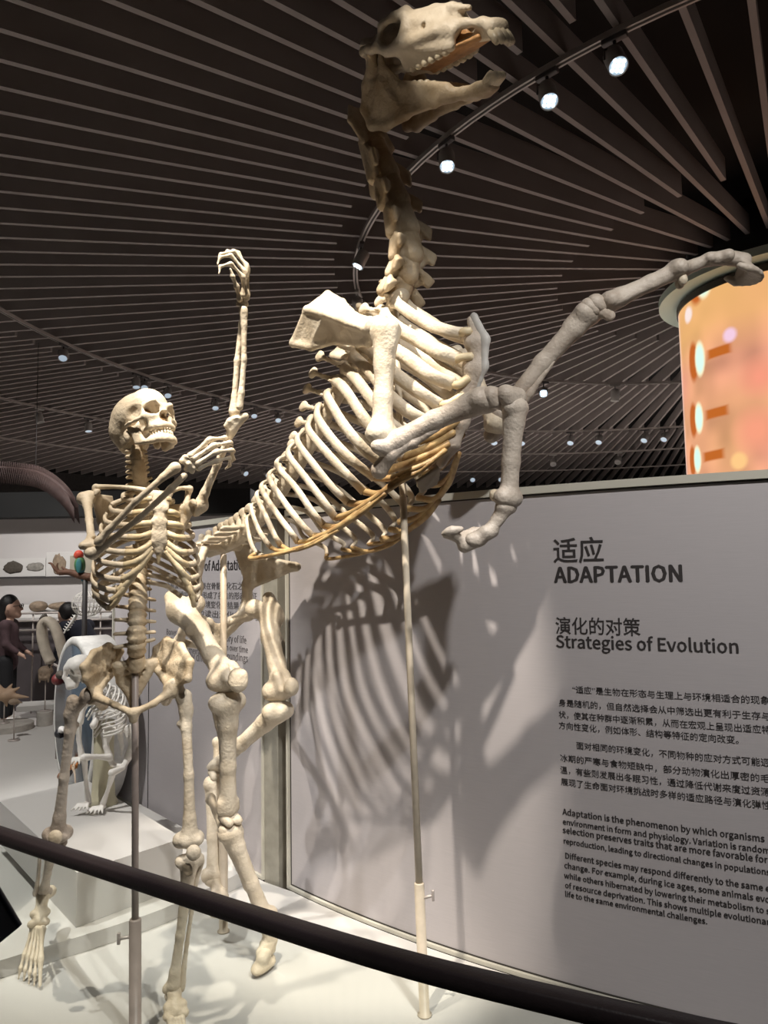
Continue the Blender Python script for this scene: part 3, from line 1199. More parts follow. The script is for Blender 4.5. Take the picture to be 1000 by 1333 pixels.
# --- neck
neck = [((489, 186), (508, 232)), ((508, 232), (521, 266)), ((521, 266), (533, 303)), ((532, 303), (537, 335)), ((536, 334), (531, 362)), ((530, 360), (519, 388))]
nw = [-0.035, -0.03, -0.025, -0.02, -0.01, 0.0, 0.0]
for i, (a_, b_) in enumerate(neck):
    A, B = PL(*a_, 0.012), PL(*b_, 0.008)
    ax = unit(A - B)
    lat = unit(np.cross(ax, np.cross(L3, ax)))
    d = unit(np.cross(lat, ax))
    if d @ F3 > 0:
        d = -d
    sc = 1.0 if i < 4 else 0.9
    b = Blob(0.006, 0.014)
    b.cap(A * 0.92 + B * 0.08, A * 0.1 + B * 0.9, 0.031 * sc, 0.037 * sc)
    b.ell(A, (0.027,) * 3)
    b.cap(A * 0.5 + B * 0.5 + d * 0.03, B + d * 0.034, 0.020 * sc, 0.024 * sc)
    if i == 0:
        b.cap(A + d * 0.03, B + d * 0.06, 0.022, 0.030, None, False, (lat, 0.45))
    else:
        b.cap(A * 0.4 + B * 0.6 + d * 0.03, A * 0.45 + B * 0.55 + d * (0.055 + 0.008 * i), 0.012, 0.010)
    for s in (-1, 1):
        b.cap(A + lat * s * 0.036 + d * 0.022, B + lat * s * 0.048 + d * 0.03, 0.018 * sc, 0.022 * sc)
        b.tri(A * 0.7 + B * 0.3 + lat * s * 0.02, B + lat * s * 0.082 - d * 0.016, A * 0.30 + B * 0.70 + lat * s * 0.090 - d * 0.026, 0.008)
        b.tri(A + lat * s * 0.042 + d * 0.02, B + lat * s * 0.062 + d * 0.01, A * 0.4 + B * 0.6 + lat * s * 0.078 - d * 0.01, 0.008)
        b.ell(A * 0.5 + B * 0.5 + lat * s * 0.05 + d * 0.0, (0.012, 0.012, 0.012), None, 0.006, True)
    b.out('cervical_vertebra', BONE_BROWN, horse)
# atlas with its two wings
A, B = PL(477, 152, 0.012), PL(487, 186, 0.012)
ax = unit(A - B)
lat = unit(np.cross(ax, np.cross(L3, ax)))
d = unit(np.cross(lat, ax))
b = Blob(0.006, 0.012)
b.cap(A, B, 0.034, 0.032)
for s in (-1, 1):
    b.fan([A + lat * s * 0.03, A + lat * s * 0.085 - ax * 0.01, A * 0.3 + B * 0.7 + lat * s * 0.105, B + lat * s * 0.065 - ax * 0.03, B + lat * s * 0.03], 0.008)
b.cap(A + d * 0.02, B + d * 0.03, 0.015)
b.cap(A - d * 0.02, B - d * 0.03, 0.015)
b.out('cervical_vertebra', BONE_BROWN, horse)

# --- breastbone
ST = [PL(613, 416), PL(621, 445), PL(619, 480), PL(609, 515), PL(602, 548), PL(590, 578), PL(574, 604)]
b = Blob(0.006, 0.012)
for i in range(6):
    b.cap(ST[i], ST[i + 1], [0.013, 0.022, 0.028, 0.026, 0.022, 0.02][i], [0.022, 0.028, 0.026, 0.022, 0.02, 0.016][i], None, False, (L3, 0.75))
for i in range(1, 6):
    b.ell(ST[i] - F3 * 0.012, (0.028, 0.03, 0.026))
b.out('sternum', BONE_GREY, horse)
b = Blob(0.006, 0.012)
b.path([ST[0] + F3 * 0.010 + UP * 0.006, ST[1] + F3 * 0.026, ST[2] + F3 * 0.028, ST[3] + F3 * 0.026], [0.014, 0.015, 0.013, 0.008], None, False, (L3, 0.7))
b.out('sternal_keel', mat('keel_cartilage', (0.52, 0.50, 0.47), 0.5), horse)
xi = PL(556, 628)
b = Blob(0.006, 0.01)
b.fan([ST[6], xi + L3 * 0.05, PL(548, 640), xi - L3 * 0.05], 0.005)
b.out('xiphoid_cartilage', mat('xiphoid', (0.33, 0.27, 0.20), 0.5), horse)

# --- ribs: the near (right) row is laid out, the far row is its mirror image
ARC_R = crom([PL(582, 596, -0.025), PL(560, 604, -0.06), PL(524, 622, -0.11), PL(478, 659, -0.15), PL(428, 695, -0.17), PL(380, 717, -0.18), PL(326, 727, -0.18)], 8)


def arc_at(x):
    """the costal arch under picture column x"""
    return x


RIBS = [  # (start fraction of the spine, picture line of the near rib, end offset to the left, bulge)
    ([(518, 396), (533, 407), (556, 421), (580, 430), (601, 434)], -0.02, 0.04),
    ([(502, 413), (520, 428), (545, 443), (570, 458), (594, 468)], -0.03, 0.06),
    ([(480, 438), (506, 450), (532, 467), (560, 488), (590, 500)], -0.035, 0.09),
    ([(470, 448), (492, 466), (516, 488), (545, 510), (572, 527)], -0.045, 0.115),
    ([(460, 462), (482, 484), (506, 514), (535, 538), (566, 552)], -0.05, 0.14),
    ([(450, 474), (466, 496), (488, 526), (514, 556), (546, 574)], -0.06, 0.155),
    ([(438, 488), (450, 508), (470, 538), (496, 572), (524, 596)], -0.07, 0.17),
    ([(424, 504), (428, 520), (450, 556), (476, 586), (505, 612)], -0.09, 0.185),
    ([(410, 520), (414, 544), (436, 576), (462, 602), (488, 622)], -0.11, 0.19),
    ([(400, 530), (402, 560), (428, 592), (454, 620), (474, 640)], -0.13, 0.195),
    ([(390, 545), (387, 574), (408, 604), (434, 636), (454, 655)], -0.14, 0.195),
    ([(380, 556), (375, 590), (398, 622), (424, 656), (437, 674)], -0.15, 0.195),
    ([(368, 573), (360, 604), (386, 636), (408, 668), (422, 684)], -0.155, 0.19),
    ([(358, 590), (350, 620), (372, 656), (394, 684), (408, 698)], -0.16, 0.185),
    ([(348, 606), (340, 634), (360, 668), (378, 692), (388, 706)], -0.165, 0.18),
    ([(340, 622), (334, 644), (348, 676), (358, 698), (366, 710)], -0.165, 0.17),
    ([(334, 640), (327, 660), (336, 688), (346, 704), (353, 713)], -0.165, 0.155),
    ([(328, 655), (321, 676), (324, 696), (328, 710), (333, 720)], -0.165, 0.13)]
rib_end = []
for i, (px, we, bul) in enumerate(RIBS):
    p0, a = TV[i]
    w = [-0.03, -0.03 - bul * 0.62, -bul * 0.98, (we - bul) * 0.5 - 0.02, we]
    line = [PL(x, y, w[k]) for k, (x, y) in enumerate(px)]
    line[0] = 0.4 * line[0] + 0.6 * (p0 - L3 * 0.03)
    P = crom(line, 6)
    nrm_ = unit(np.cross(line[2] - line[0], L3))
    r0 = [0.0145, 0.0165, 0.017, 0.016, 0.0155, 0.0145, 0.014, 0.013, 0.012, 0.011, 0.0098, 0.0095, 0.009, 0.0088, 0.0085, 0.008, 0.0075, 0.007][i]
    tt = np.linspace(0, 1, len(P))
    rad = r0 * np.interp(tt, [0, 0.06, 0.15, 0.6, 0.92, 1], [1.25, 0.85, 0.9, 1.0, 0.92, 1.0])
    for side in (0, 1):
        Q = P if side == 0 else np.array([mir(q) for q in P])
        T_ = unit(Q[-1] - Q[0])
        v, f = tube_geo(Q, rad * 0.84, 10, (T_ * 0 + unit(spine[0] - spine[-1]), 1.55))
        if side:
            pass
        link_mesh('rib', v, f, BONE, horse)
    rib_end.append(P[-1])
# rib cartilages: the first eight reach the breastbone, the rest sweep along the costal arch
STC = [ST[1] * 0.6 + ST[0] * 0.4, ST[1] * 0.4 + ST[2] * 0.6, ST[2] * 0.6 + ST[3] * 0.4, ST[3], ST[3] * 0.4 + ST[4] * 0.6, ST[4], ST[4] * 0.5 + ST[5] * 0.5, ST[5]]
for i in range(18):
    e = rib_end[i]
    if i < 8:
        g = STC[i] - L3 * 0.02
        m_ = e * 0.5 + g * 0.5 + (UP * -0.012 if i > 1 else 0) - L3 * 0.01
        line, rad = [e, m_, g], [0.013, 0.012, 0.0125]
    else:
        j = int(np.argmin(np.linalg.norm(ARC_R - e, axis=1)))
        j2 = max(0, j - (5 if i < 12 else 8))
        if i < 17:
            off_ = UP * (0.006 * ((i % 3) - 1))
            line = [e, ARC_R[max(j - 4, 0)] * 0.75 + e * 0.25 + off_, ARC_R[max(j - 8, 0)] + off_, ARC_R[max(j - 13, 0)] + off_]
        else:
            line = [e, ARC_R[-1], ARC_R[-6], ARC_R[-10]]
        if j < 3:
            line = [e, ARC_R[max(j - 2, 0)], ARC_R[max(j - 6, 0)]]
        if i < 10:
            line.append(ARC_R[0] * 0.5 + ST[5] * 0.5 - L3 * 0.02)
        rad = list(np.linspace(0.0105 if i < 14 else 0.0075, 0.0085 if i < 14 else 0.006, len(line)))
    for side in (0, 1):
        Q = line if side == 0 else [mir(q) for q in line]
        v, f = tube_geo(Q, rad, 8, None, True, 5)
        link_mesh('rib_cartilage', v, f, CARTILAGE_PALE if i < 5 else CARTILAGE, horse)

# --- shoulder blades and front legs
def blade(mm):
    """near shoulder blade: a raised ridge parts the upper face from the hollow lower one; mm mirrors it for the far side"""
    Q = lambda x, y, w: mm(PL(x, y, w))
    out = Q(428, 420, -0.30) - Q(428, 420, -0.10)
    b = Blob(0.0055, 0.009)
    top = [Q(427, 382, -0.075), Q(446, 393, -0.09), Q(463, 411, -0.12), Q(482, 418, -0.165)]
    rid = [Q(399, 403, -0.125), Q(424, 409, -0.155), Q(452, 420, -0.18), Q(478, 428, -0.19)]
    low = [Q(382, 447, -0.095), Q(405, 452, -0.085), Q(440, 444, -0.10), Q(466, 447, -0.13), Q(480, 446, -0.16)]
    for i in range(3):
        b.tri(top[i], top[i + 1], rid[i], 0.006)
        b.tri(top[i + 1], rid[i], rid[i + 1], 0.006)
    for i in range(3):
        b.tri(rid[i], rid[i + 1], low[i + 1], 0.0055)
        b.tri(rid[i], low[i], low[i + 1], 0.0055)
    b.tri(rid[3], low[3], low[4], 0.007)
    b.tri(rid[2], rid[3], low[3], 0.006)
    b.path(top, [0.010, 0.009, 0.009, 0.012])
    b.path(rid, [0.009, 0.010, 0.010, 0.010])
    b.path(low, [0.014, 0.012, 0.009, 0.010, 0.013])
    b.cap(rid[0], low[0], 0.009, 0.013)
    b.cap(top[0], rid[0], 0.010, 0.009)
    g = Q(492, 426, -0.19)
    b.cap(rid[3], g, 0.018, 0.026)
    b.cap(low[4], g, 0.014, 0.024)
    b.cap(top[3], g, 0.014, 0.024)
    b.ell(g, (0.034, 0.034, 0.032))
    b.cap(g, Q(500, 416, -0.185), 0.018, 0.014)
    b.out('scapula', BONE, horse)


blade(lambda p: np.array(p))
blade(mir)


def humerus(sh, el, lat, nm='humerus'):
    a = unit(el - sh)
    f_ = unit(np.cross(lat, a))
    if f_ @ F3 < 0:
        f_ = -f_
    b = Blob(0.006, 0.014)
    b.ell(sh - f_ * 0.008, (0.038,) * 3)
    b.cap(sh + f_ * 0.026 + a * -0.008, sh + f_ * 0.02 + a * 0.05, 0.020, 0.016)
    b.cap(sh + lat * 0.026 + f_ * 0.008, sh + lat * 0.018 + a * 0.07, 0.019, 0.014)
    b.cap(sh - lat * 0.018 + f_ * 0.02, sh + a * 0.05, 0.017, 0.016)
    m1, m2 = sh * 0.68 + el * 0.32, sh * 0.35 + el * 0.65
    b.cap(sh, m1, 0.036, 0.028)
    b.cap(m1, m2, 0.028, 0.026)
    b.cap(m2, el, 0.026, 0.033)
    b.cap(m1 + lat * 0.018 - a * 0.02, m1 + lat * 0.02 + a * 0.02, 0.011, 0.009)
    b.cap(el - lat * 0.028 + f_ * 0.006, el + lat * 0.028 + f_ * 0.006, 0.029, 0.030)
    b.ell(el + f_ * 0.012, (0.018,) * 3)
    for s in (-1, 1):
        b.cap(el + lat * s * 0.026 - a * 0.03, el + lat * s * 0.024 - f_ * 0.024, 0.014, 0.012)
    b.ell(el - f_ * 0.03 - a * 0.018, (0.016, 0.016, 0.016), None, 0.008, True)
    return b.out(nm, BONE, horse)


def radius_ulna(el, ca, lat, back, ole):
    a = unit(ca - el)
    b = Blob(0.006, 0.014)
    q = [el * (1 - t) + ca * t - back * 0.012 * math.sin(math.pi * t) for t in (0, 0.12, 0.5, 0.85, 1.0)]
    b.path(q, [0.034, 0.029, 0.026, 0.030, 0.036])
    b.cap(el - lat * 0.03, el + lat * 0.034, 0.023)
    b.cap(ca - lat * 0.024, ca + lat * 0.026, 0.026)
    for s in (-0.7, 0.1, 0.8):
        b.cap(q[3] - back * 0.018 + lat * s * 0.022, ca - back * 0.02 + lat * s * 0.026, 0.008, 0.010)
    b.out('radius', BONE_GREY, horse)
    b = Blob(0.006, 0.012)
    b.path([ole, el + back * 0.028 + (el - ole) * 0.1, el * 0.75 + ca * 0.25 + back * 0.02, el * 0.45 + ca * 0.55 + back * 0.014], [0.021, 0.018, 0.013, 0.007])
    b.ell(ole, (0.022, 0.024, 0.022))
    b.cap(ole, el + back * 0.02, 0.02, 0.019, None, False, (lat, 0.6))
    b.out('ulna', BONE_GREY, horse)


def carpus(p, q, lat, fr, big=1.0):
    a = unit(q - p)
    for r_, nn, sh in ((0.25, 3, 0.0), (0.75, 3, 0.012)):
        b = Blob(0.005, 0.007)
        c = p * (1 - r_) + q * r_
        for s in (-1, 0, 1):
            b.ell(c + lat * s * 0.024 + fr * 0.006, (0.020 * big, 0.020 * big, 0.020 * big))
            b.ell(c + lat * s * 0.020 - fr * 0.014, (0.016, 0.016, 0.016))
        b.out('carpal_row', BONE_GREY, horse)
    b = Blob(0.005, 0.008)
    b.cap(p * 0.6 + q * 0.4 - fr * 0.02 - lat * 0.012, p * 0.5 + q * 0.5 - fr * 0.058 - lat * 0.016, 0.014, 0.017, None, False, (lat, 0.55))
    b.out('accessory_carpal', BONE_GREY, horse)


def cannon(p, q, lat, fr, m_=BONE_GREY):
    a = unit(q - p)
    b = Blob(0.005, 0.012)
    b.path([p, p * 0.85 + q * 0.15, p * 0.4 + q * 0.6, p * 0.1 + q * 0.9], [0.031, 0.0265, 0.0225, 0.025])
    b.cap(p - lat * 0.018, p + lat * 0.022, 0.024)
    b.cap(q - lat * 0.022, q + lat * 0.024, 0.025)
    b.ell(q + fr * 0.004, (0.028,) * 3)
    for s in (-1, 1):
        b.path([p + lat * s * 0.022 - fr * 0.012, p * 0.6 + q * 0.4 + lat * s * 0.016 - fr * 0.012, p * 0.35 + q * 0.65 + lat * s * 0.015 - fr * 0.013], [0.011, 0.006, 0.006], 0.006)
    b.out('cannon_bone', m_, horse)
    for s in (-1, 1):
        b = Blob(0.005, 0.006)
        b.ell(q - fr * 0.034 + lat * s * 0.016 - a * 0.004, (0.014, 0.014, 0.018))
        b.out('sesamoid_bone', BONE, horse)


def digit(q, m1, m2, tip, lat, fr, m_=BONE_GREY, hoof_dir=None, hs_=1.0):
    """long pastern, short pastern and coffin bone"""
    b = Blob(0.005, 0.010)
    b.path([q, q * 0.55 + m1 * 0.45, m1], [0.023, 0.0165, 0.018])
    b.cap(q - lat * 0.018, q + lat * 0.018, 0.018)
    b.cap(m1 - lat * 0.014, m1 + lat * 0.014, 0.016)
    b.out('long_pastern', m_, horse)
    b = Blob(0.005, 0.010)
    b.cap(m1 * 0.85 + m2 * 0.15, m2, 0.020, 0.021)
    b.cap(m1 - lat * 0.016, m1 + lat * 0.016, 0.016)
    b.cap(m2 - lat * 0.018, m2 + lat * 0.018, 0.017)
    b.out('short_pastern', m_, horse)
    a = unit(tip - m2)
    sole = unit(-fr - a * (a @ -fr)) if hoof_dir is None else unit(np.array(hoof_dir) - a * (np.array(hoof_dir) @ a))
    b = Blob(0.005, 0.008)
    base_c = m2 * 0.35 + tip * 0.65 + sole * 0.030 * hs_
    toe = tip + sole * 0.012
    heel = m2 + sole * 0.034 + a * 0.005
    n_ = 9
    rim = []
    for k in range(n_):
        t = math.pi * k / (n_ - 1)
        rim.append(base_c + lat * math.cos(t) * 0.044 * hs_ + a * (math.sin(t) * 0.038 - 0.012) * hs_ + sole * 0.004)
    ap = m2 * 0.65 + tip * 0.35 - sole * 0.004
    for k in range(n_ - 1):
        b.tri(ap, rim[k], rim[k + 1], 0.006)
        b.tri(base_c - sole * 0.006, rim[k], rim[k + 1], 0.005)
    b.cap(m2 + a * 0.008, ap + a * 0.012, 0.022, 0.02)
    for s in (-1, 1):
        b.cap(rim[0 if s > 0 else -1], base_c + (lat * s * 0.040 - a * 0.034) * hs_, 0.012, 0.009)
    b.out('coffin_bone', m_, horse)


# near (right) front leg, knee folded
shR = PL(502, 432, -0.195)
elR = PL(497, 566, -0.215)
LATR = -L3
humerus(shR, elR, LATR)
caR = PY(632, 521, 1.88)
aR_ = unit(caR - elR)
latR = unit(-L3 * 0.8 + F3 * -0.1)
bk = unit(np.cross(aR_, latR))
if bk[2] > 0:
    bk = -bk
elR2 = PL(505, 582, -0.21)
radius_ulna(elR2, caR, latR, bk, PL(494, 612, -0.205))
cpR = PY(676, 517, 1.86)
carpus(caR + unit(cpR - caR) * 0.012, cpR, latR, -bk, 1.3)
cnR0, cnR1 = PY(671, 531, 1.875), PY(662, 648, 1.90)
frR = unit(np.cross(latR, unit(cnR1 - cnR0)))
if frR[0] < 0:
    frR = -frR
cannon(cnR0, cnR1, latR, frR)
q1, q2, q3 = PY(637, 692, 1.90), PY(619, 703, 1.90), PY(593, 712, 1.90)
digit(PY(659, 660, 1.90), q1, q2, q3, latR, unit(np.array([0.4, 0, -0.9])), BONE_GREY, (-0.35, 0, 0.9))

# far (left) front leg, reaching out
shL, elL = mir(shR), PY(648, 552, 2.18)
humerus(shL, elL, L3)
caL = PY(766, 408, 2.07)
aL_ = unit(caL - elL)
bkL = unit(np.cross(aL_, L3))
if bkL[2] > 0:
    bkL = -bkL
radius_ulna(PY(656, 540, 2.17), caL, L3, bkL, PY(640, 566, 2.2))
cpL = PY(786, 396, 2.06)
carpus(caL + unit(cpL - caL) * 0.008, cpL, L3, -bkL, 1.35)
cn0, cn1 = PY(794, 393, 2.055), PY(882, 352, 2.03)
frL = np.array([-0.3, 0, 0.9])
latL = unit(np.cross(unit(cn1 - cn0), frL))
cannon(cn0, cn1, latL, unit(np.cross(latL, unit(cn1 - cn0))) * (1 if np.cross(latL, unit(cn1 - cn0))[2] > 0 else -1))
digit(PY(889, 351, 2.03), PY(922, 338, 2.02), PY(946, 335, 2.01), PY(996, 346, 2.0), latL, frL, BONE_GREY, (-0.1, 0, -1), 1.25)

# --- pelvis
TC, TSa, AC = PL(386, 738, 0.24), PL(302, 702, 0.055), PL(322, 797, 0.13)
IN, SY, IT, PB = PL(322, 762, 0.115), PL(288, 818, 0.012), PL(287, 832, 0.10), PL(300, 808, 0.05)
b = Blob(0.006, 0.014)
for mm in (lambda p: np.array(p), mir):
    b.fan([mm(IN), mm(TSa), mm(TSa * 0.45 + TC * 0.55 - UP * 0.02), mm(TC), mm(TC * 0.6 + IN * 0.4 - UP * 0.01)], 0.008)
    b.path([mm(TSa), mm(TSa * 0.45 + TC * 0.55 - UP * 0.02), mm(TC)], [0.016, 0.011, 0.018])
    b.cap(mm(IN), mm(AC), 0.019, 0.026)
    b.cap(mm(IN * 0.6 + TC * 0.4), mm(IN), 0.014, 0.019)
    b.ell(mm(AC), (0.036,) * 3)
    b.path([mm(AC), mm(PB), mm(SY)], [0.022, 0.015, 0.016])
    b.path([mm(AC), mm(AC * 0.45 + IT * 0.55), mm(IT)], [0.022, 0.016, 0.02])
    b.path([mm(IT), mm(IT * 0.5 + SY * 0.5 - UP * 0.03), mm(SY - UP * 0.05)], [0.018, 0.014, 0.014])
    b.cap(mm(SY), mm(SY - UP * 0.06), 0.016, 0.013)
    b.ell(mm(AC) + (L3 if mm is not mir else -L3) * 0.034, (0.022,) * 3, None, 0.006, True)
b.out('pelvis', BONE, horse)


def femur(h, k, lat, fr, m_=BONE):
    a = unit(k - h)
    tr = h + lat * 0.075 - a * 0.005
    b = Blob(0.006, 0.016)
    b.ell(h, (0.034,) * 3)
    b.cap(h, tr + a * 0.05, 0.027, 0.033)
    b.cap(tr - a * 0.035, tr + a * 0.05, 0.026, 0.032)
    m1, m2 = tr * 0.62 + k * 0.38 - lat * 0.018, tr * 0.3 + k * 0.7 - lat * 0.006
    b.cap(tr + a * 0.03 - lat * 0.014, m1, 0.044, 0.034)
    b.cap(m1 + lat * 0.01, m1 + lat * 0.036 + a * 0.01, 0.016, 0.012)
    b.cap(m1, m2, 0.034, 0.031)
    b.cap(m2, k, 0.031, 0.040)
    for s in (-1, 1):
        b.ell(k + lat * s * 0.028 - fr * 0.020, (0.034,) * 3)
        b.cap(k + lat * s * 0.018 + fr * 0.034 - a * 0.055, k + lat * s * 0.018 + fr * 0.036, 0.015, 0.016)
    b.cap(k + fr * 0.048 - a * 0.05, k + fr * 0.05, 0.008, 0.008, 0.006, True)
    b.out('femur', m_, horse)


def tibia(k, hk, lat, fr, m_=BONE):
    a = unit(hk - k)
    b = Blob(0.006, 0.014)
    b.cap(k - lat * 0.032, k + lat * 0.032, 0.030)
    b.cap(k + fr * 0.03, k + fr * 0.012 + a * 0.09, 0.022, 0.012)
    b.path([k, k * 0.8 + hk * 0.2, k * 0.4 + hk * 0.6, hk], [0.040, 0.031, 0.0245, 0.028])
    for s in (-1, 1):
        b.cap(hk + lat * s * 0.024 - a * 0.02, hk + lat * s * 0.026 + a * 0.006, 0.014, 0.013)
    b.out('tibia', m_, horse)
    b = Blob(0.005, 0.006)
    b.path([k + lat * 0.04 - fr * 0.012, k * 0.8 + hk * 0.2 + lat * 0.03 - fr * 0.012, k * 0.6 + hk * 0.4 + lat * 0.018 - fr * 0.01], [0.012, 0.007, 0.004])
    b.out('fibula', m_, horse)


def hock(hk, cn, lat, fr, cal, m_=BONE):
    a = unit(cn - hk)
    b = Blob(0.005, 0.008)
    for s in (-1, 1):
        b.cap(hk + lat * s * 0.014 + a * 0.012 - fr * 0.006, hk + lat * s * 0.016 + fr * 0.02 + a * 0.03, 0.018, 0.014)
    b.out('talus', m_, horse)
    b = Blob(0.005, 0.010)
    b.cap(hk * 0.4 + cn * 0.6 - fr * 0.02 + lat * 0.012, cal, 0.018, 0.015, None, False, (lat, 0.7))
    b.ell(cal, (0.018,) * 3)
    b.out('calcaneus', m_, horse)
    b = Blob(0.005, 0.007)
    for s in (-1, 0, 1):
        b.ell(hk * 0.3 + cn * 0.7 + lat * s * 0.02, (0.020, 0.02, 0.014))
        b.ell(cn - a * 0.008 + lat * s * 0.022, (0.021, 0.021, 0.012))
    b.out('tarsal_row', m_, horse)


# near (right) hind leg
hpR, stR, hkR = PY(254, 786, 2.55), PY(297, 884, 2.28), PY(297, 1052, 2.36)
frk = unit(np.array([0.62, -0.75, 0.2]))
latr = unit(np.cross(frk, UP))
latr = latr if latr @ L3 < 0 else -latr
femur(hpR, stR, latr, frk)
b = Blob(0.005, 0.01)
pt_ = stR + frk * 0.066 - UP * 0.012
b.ell(pt_, (0.031, 0.020, 0.036))
b.ell(pt_ + UP * 0.02, (0.026, 0.018, 0.016))
b.out('patella', BONE, horse)
tibR = PY(296, 914, 2.29)
tibia(tibR, hkR, latr, frk)
cnr0, cnr1 = PY(301, 1086, 2.37), PY(344, 1192, 2.43)
hock(hkR + UP * -0.012, cnr0, latr, unit(np.array([0.8, -0.55, 0.1])), PY(274, 1040, 2.46))
frc = unit(np.array([0.75, -0.55, 0.35]))
cannon(cnr0 + UP * 0.004, cnr1, latr, frc, BONE)
digit(PY(347, 1202, 2.435), PY(350, 1226, 2.44), PY(346, 1238, 2.43), PY(338, 1256, 2.375), latr, unit(np.array([0.7, -0.6, 0.1])), BONE, (0, 0, -1), 0.72)

# far (left) hind leg
hpL, stL, hkL = PY(331, 792, 2.74), PY(366, 898, 2.60), PY(283, 996, 2.76)
femur(hpL, stL, -latr, frk)
b = Blob(0.005, 0.01)
b.ell(stL + frk * 0.07 + UP * 0.004, (0.026, 0.026, 0.032))
b.out('patella', BONE, horse)
tibia(PY(362, 926, 2.60), hkL, -latr, frk)
cl0, cl1 = PY(279, 1020, 2.75), PY(278, 1138, 2.69)
hock(hkL + UP * -0.01, cl0, -latr, frk, PY(282, 966, 2.82))
cannon(cl0, cl1, -latr, frk, BONE)
digit(PY(279, 1145, 2.68), PY(284, 1162, 2.66), PY(286, 1170, 2.65), PY(290, 1182, 2.60), -latr, frk, BONE, (0, 0, -1), 0.72)

# --- skull
HS = xf([[-0.7591, 0.639, -0.1244], [-0.5655, -0.742, -0.36], [-0.3224, -0.2029, 0.9246]], (0.015, 2.155, 2.817), 0.9)
HR = np.array([[-0.7591, 0.639, -0.1244], [-0.5655, -0.742, -0.36], [-0.3224, -0.2029, 0.9246]])
b = Blob(0.005, 0.014)
E_ = lambda c, r, k=None, sub=False, R=None: b.ell(HS(*c), tuple(x * 0.9 for x in r), HR if R is None else HR @ R, k, sub)
E_((0, 0.27, 0.012), (0.066, 0.13, 0.062), 0.03)
E_((0, 0.06, 0.045), (0.062, 0.10, 0.058))                       # braincase
b.cap(HS(-0.03, -0.025, 0.075), HS(0.03, -0.025, 0.075), 0.022)  # nuchal crest
b.path([HS(0, -0.02, 0.08), HS(0, 0.08, 0.1), HS(0, 0.16, 0.098)], [0.014, 0.012, 0.02])
for s in (-1, 1):
    b.ell(HS(s * 0.03, 0.0, 0.0), (0.022,) * 3)                  # condyle
    b.cap(HS(s * 0.055, 0.01, 0.02), HS(s * 0.06, 0.0, -0.06), 0.014, 0.010)
    # orbit ring: frontal, postorbital bar, zygomatic
    b.path([HS(s * 0.045, 0.20, 0.10), HS(s * 0.085, 0.185, 0.085), HS(s * 0.103, 0.145, 0.075), HS(s * 0.108, 0.125, 0.03), HS(s * 0.105, 0.15, 0.0),
            HS(s * 0.095, 0.20, 0.005), HS(s * 0.08, 0.225, 0.04), HS(s * 0.07, 0.22, 0.08)], [0.018, 0.013, 0.011, 0.011, 0.012, 0.012, 0.013, 0.014])
    b.path([HS(s * 0.107, 0.13, 0.015), HS(s * 0.105, 0.07, 0.03), HS(s * 0.085, 0.02, 0.04), HS(s * 0.06, 0.01, 0.045)], [0.014, 0.013, 0.013, 0.012])
    b.path([HS(s * 0.1, 0.17, -0.004), HS(s * 0.09, 0.25, -0.005), HS(s * 0.075, 0.345, -0.003)], [0.015, 0.012, 0.009])   # facial crest
    b.tri(HS(s * 0.09, 0.19, 0.0), HS(s * 0.066, 0.24, 0.06), HS(s * 0.06, 0.38, 0.0), 0.010)
    b.tri(HS(s * 0.066, 0.24, 0.06), HS(s * 0.035, 0.36, 0.052), HS(s * 0.06, 0.38, 0.0), 0.010)
    b.fan([HS(s * 0.085, 0.19, -0.008), HS(s * 0.075, 0.345, -0.005), HS(s * 0.052, 0.40, -0.02), HS(s * 0.052, 0.385, -0.055), HS(s * 0.056, 0.19, -0.058)], 0.010)
    b.tri(HS(s * 0.055, 0.20, 0.08), HS(s * 0.035, 0.36, 0.052), HS(s * 0.012, 0.30, 0.075), 0.010)
    b.tri(HS(s * 0.055, 0.20, 0.08), HS(s * 0.012, 0.30, 0.075), HS(0, 0.18, 0.1), 0.012)
    b.path([HS(s * 0.018, 0.30, 0.072), HS(s * 0.014, 0.37, 0.058), HS(s * 0.006, 0.425, 0.040)], [0.014, 0.011, 0.006])      # nasal bone
    b.path([HS(s * 0.05, 0.385, -0.01), HS(s * 0.036, 0.44, -0.010), HS(s * 0.026, 0.495, -0.025), HS(s * 0.018, 0.525, -0.045)], [0.014, 0.009, 0.012, 0.020])
    b.path([HS(s * 0.04, 0.34, 0.04), HS(s * 0.044, 0.40, 0.010), HS(s * 0.036, 0.44, -0.008)], [0.010, 0.007, 0.008])
    b.ell(HS(s * 0.07, 0.30, 0.025), (0.009, 0.009, 0.009), None, 0.006, True)
    b.path([HS(s * 0.05, 0.19, -0.05), HS(s * 0.04, 0.12, -0.04), HS(s * 0.03, 0.06, -0.01)], [0.012, 0.010, 0.014])
b.tri(HS(-0.05, 0.19, -0.045), HS(0.05, 0.19, -0.045), HS(0, 0.47, -0.045), 0.008)
b.cap(HS(0, 0.46, -0.042), HS(0, 0.53, -0.052), 0.018, 0.024)
for s in (-1, 1):
    b.ell(HS(s * 0.085, 0.168, 0.042), (0.048, 0.030, 0.029), HR, 0.006, True)
horse_skull = b.out('skull', BONE, horse)
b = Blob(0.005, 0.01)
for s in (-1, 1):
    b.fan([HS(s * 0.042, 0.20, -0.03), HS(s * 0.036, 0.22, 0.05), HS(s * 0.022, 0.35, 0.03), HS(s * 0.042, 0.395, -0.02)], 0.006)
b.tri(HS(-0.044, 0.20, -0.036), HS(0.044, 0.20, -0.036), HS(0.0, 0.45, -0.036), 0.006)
b.fan([HS(-0.042, 0.21, -0.060), HS(0.042, 0.21, -0.060), HS(0.046, 0.385, -0.058), HS(0.022, 0.47, -0.054), HS(-0.022, 0.47, -0.054), HS(-0.046, 0.385, -0.058)], 0.006)
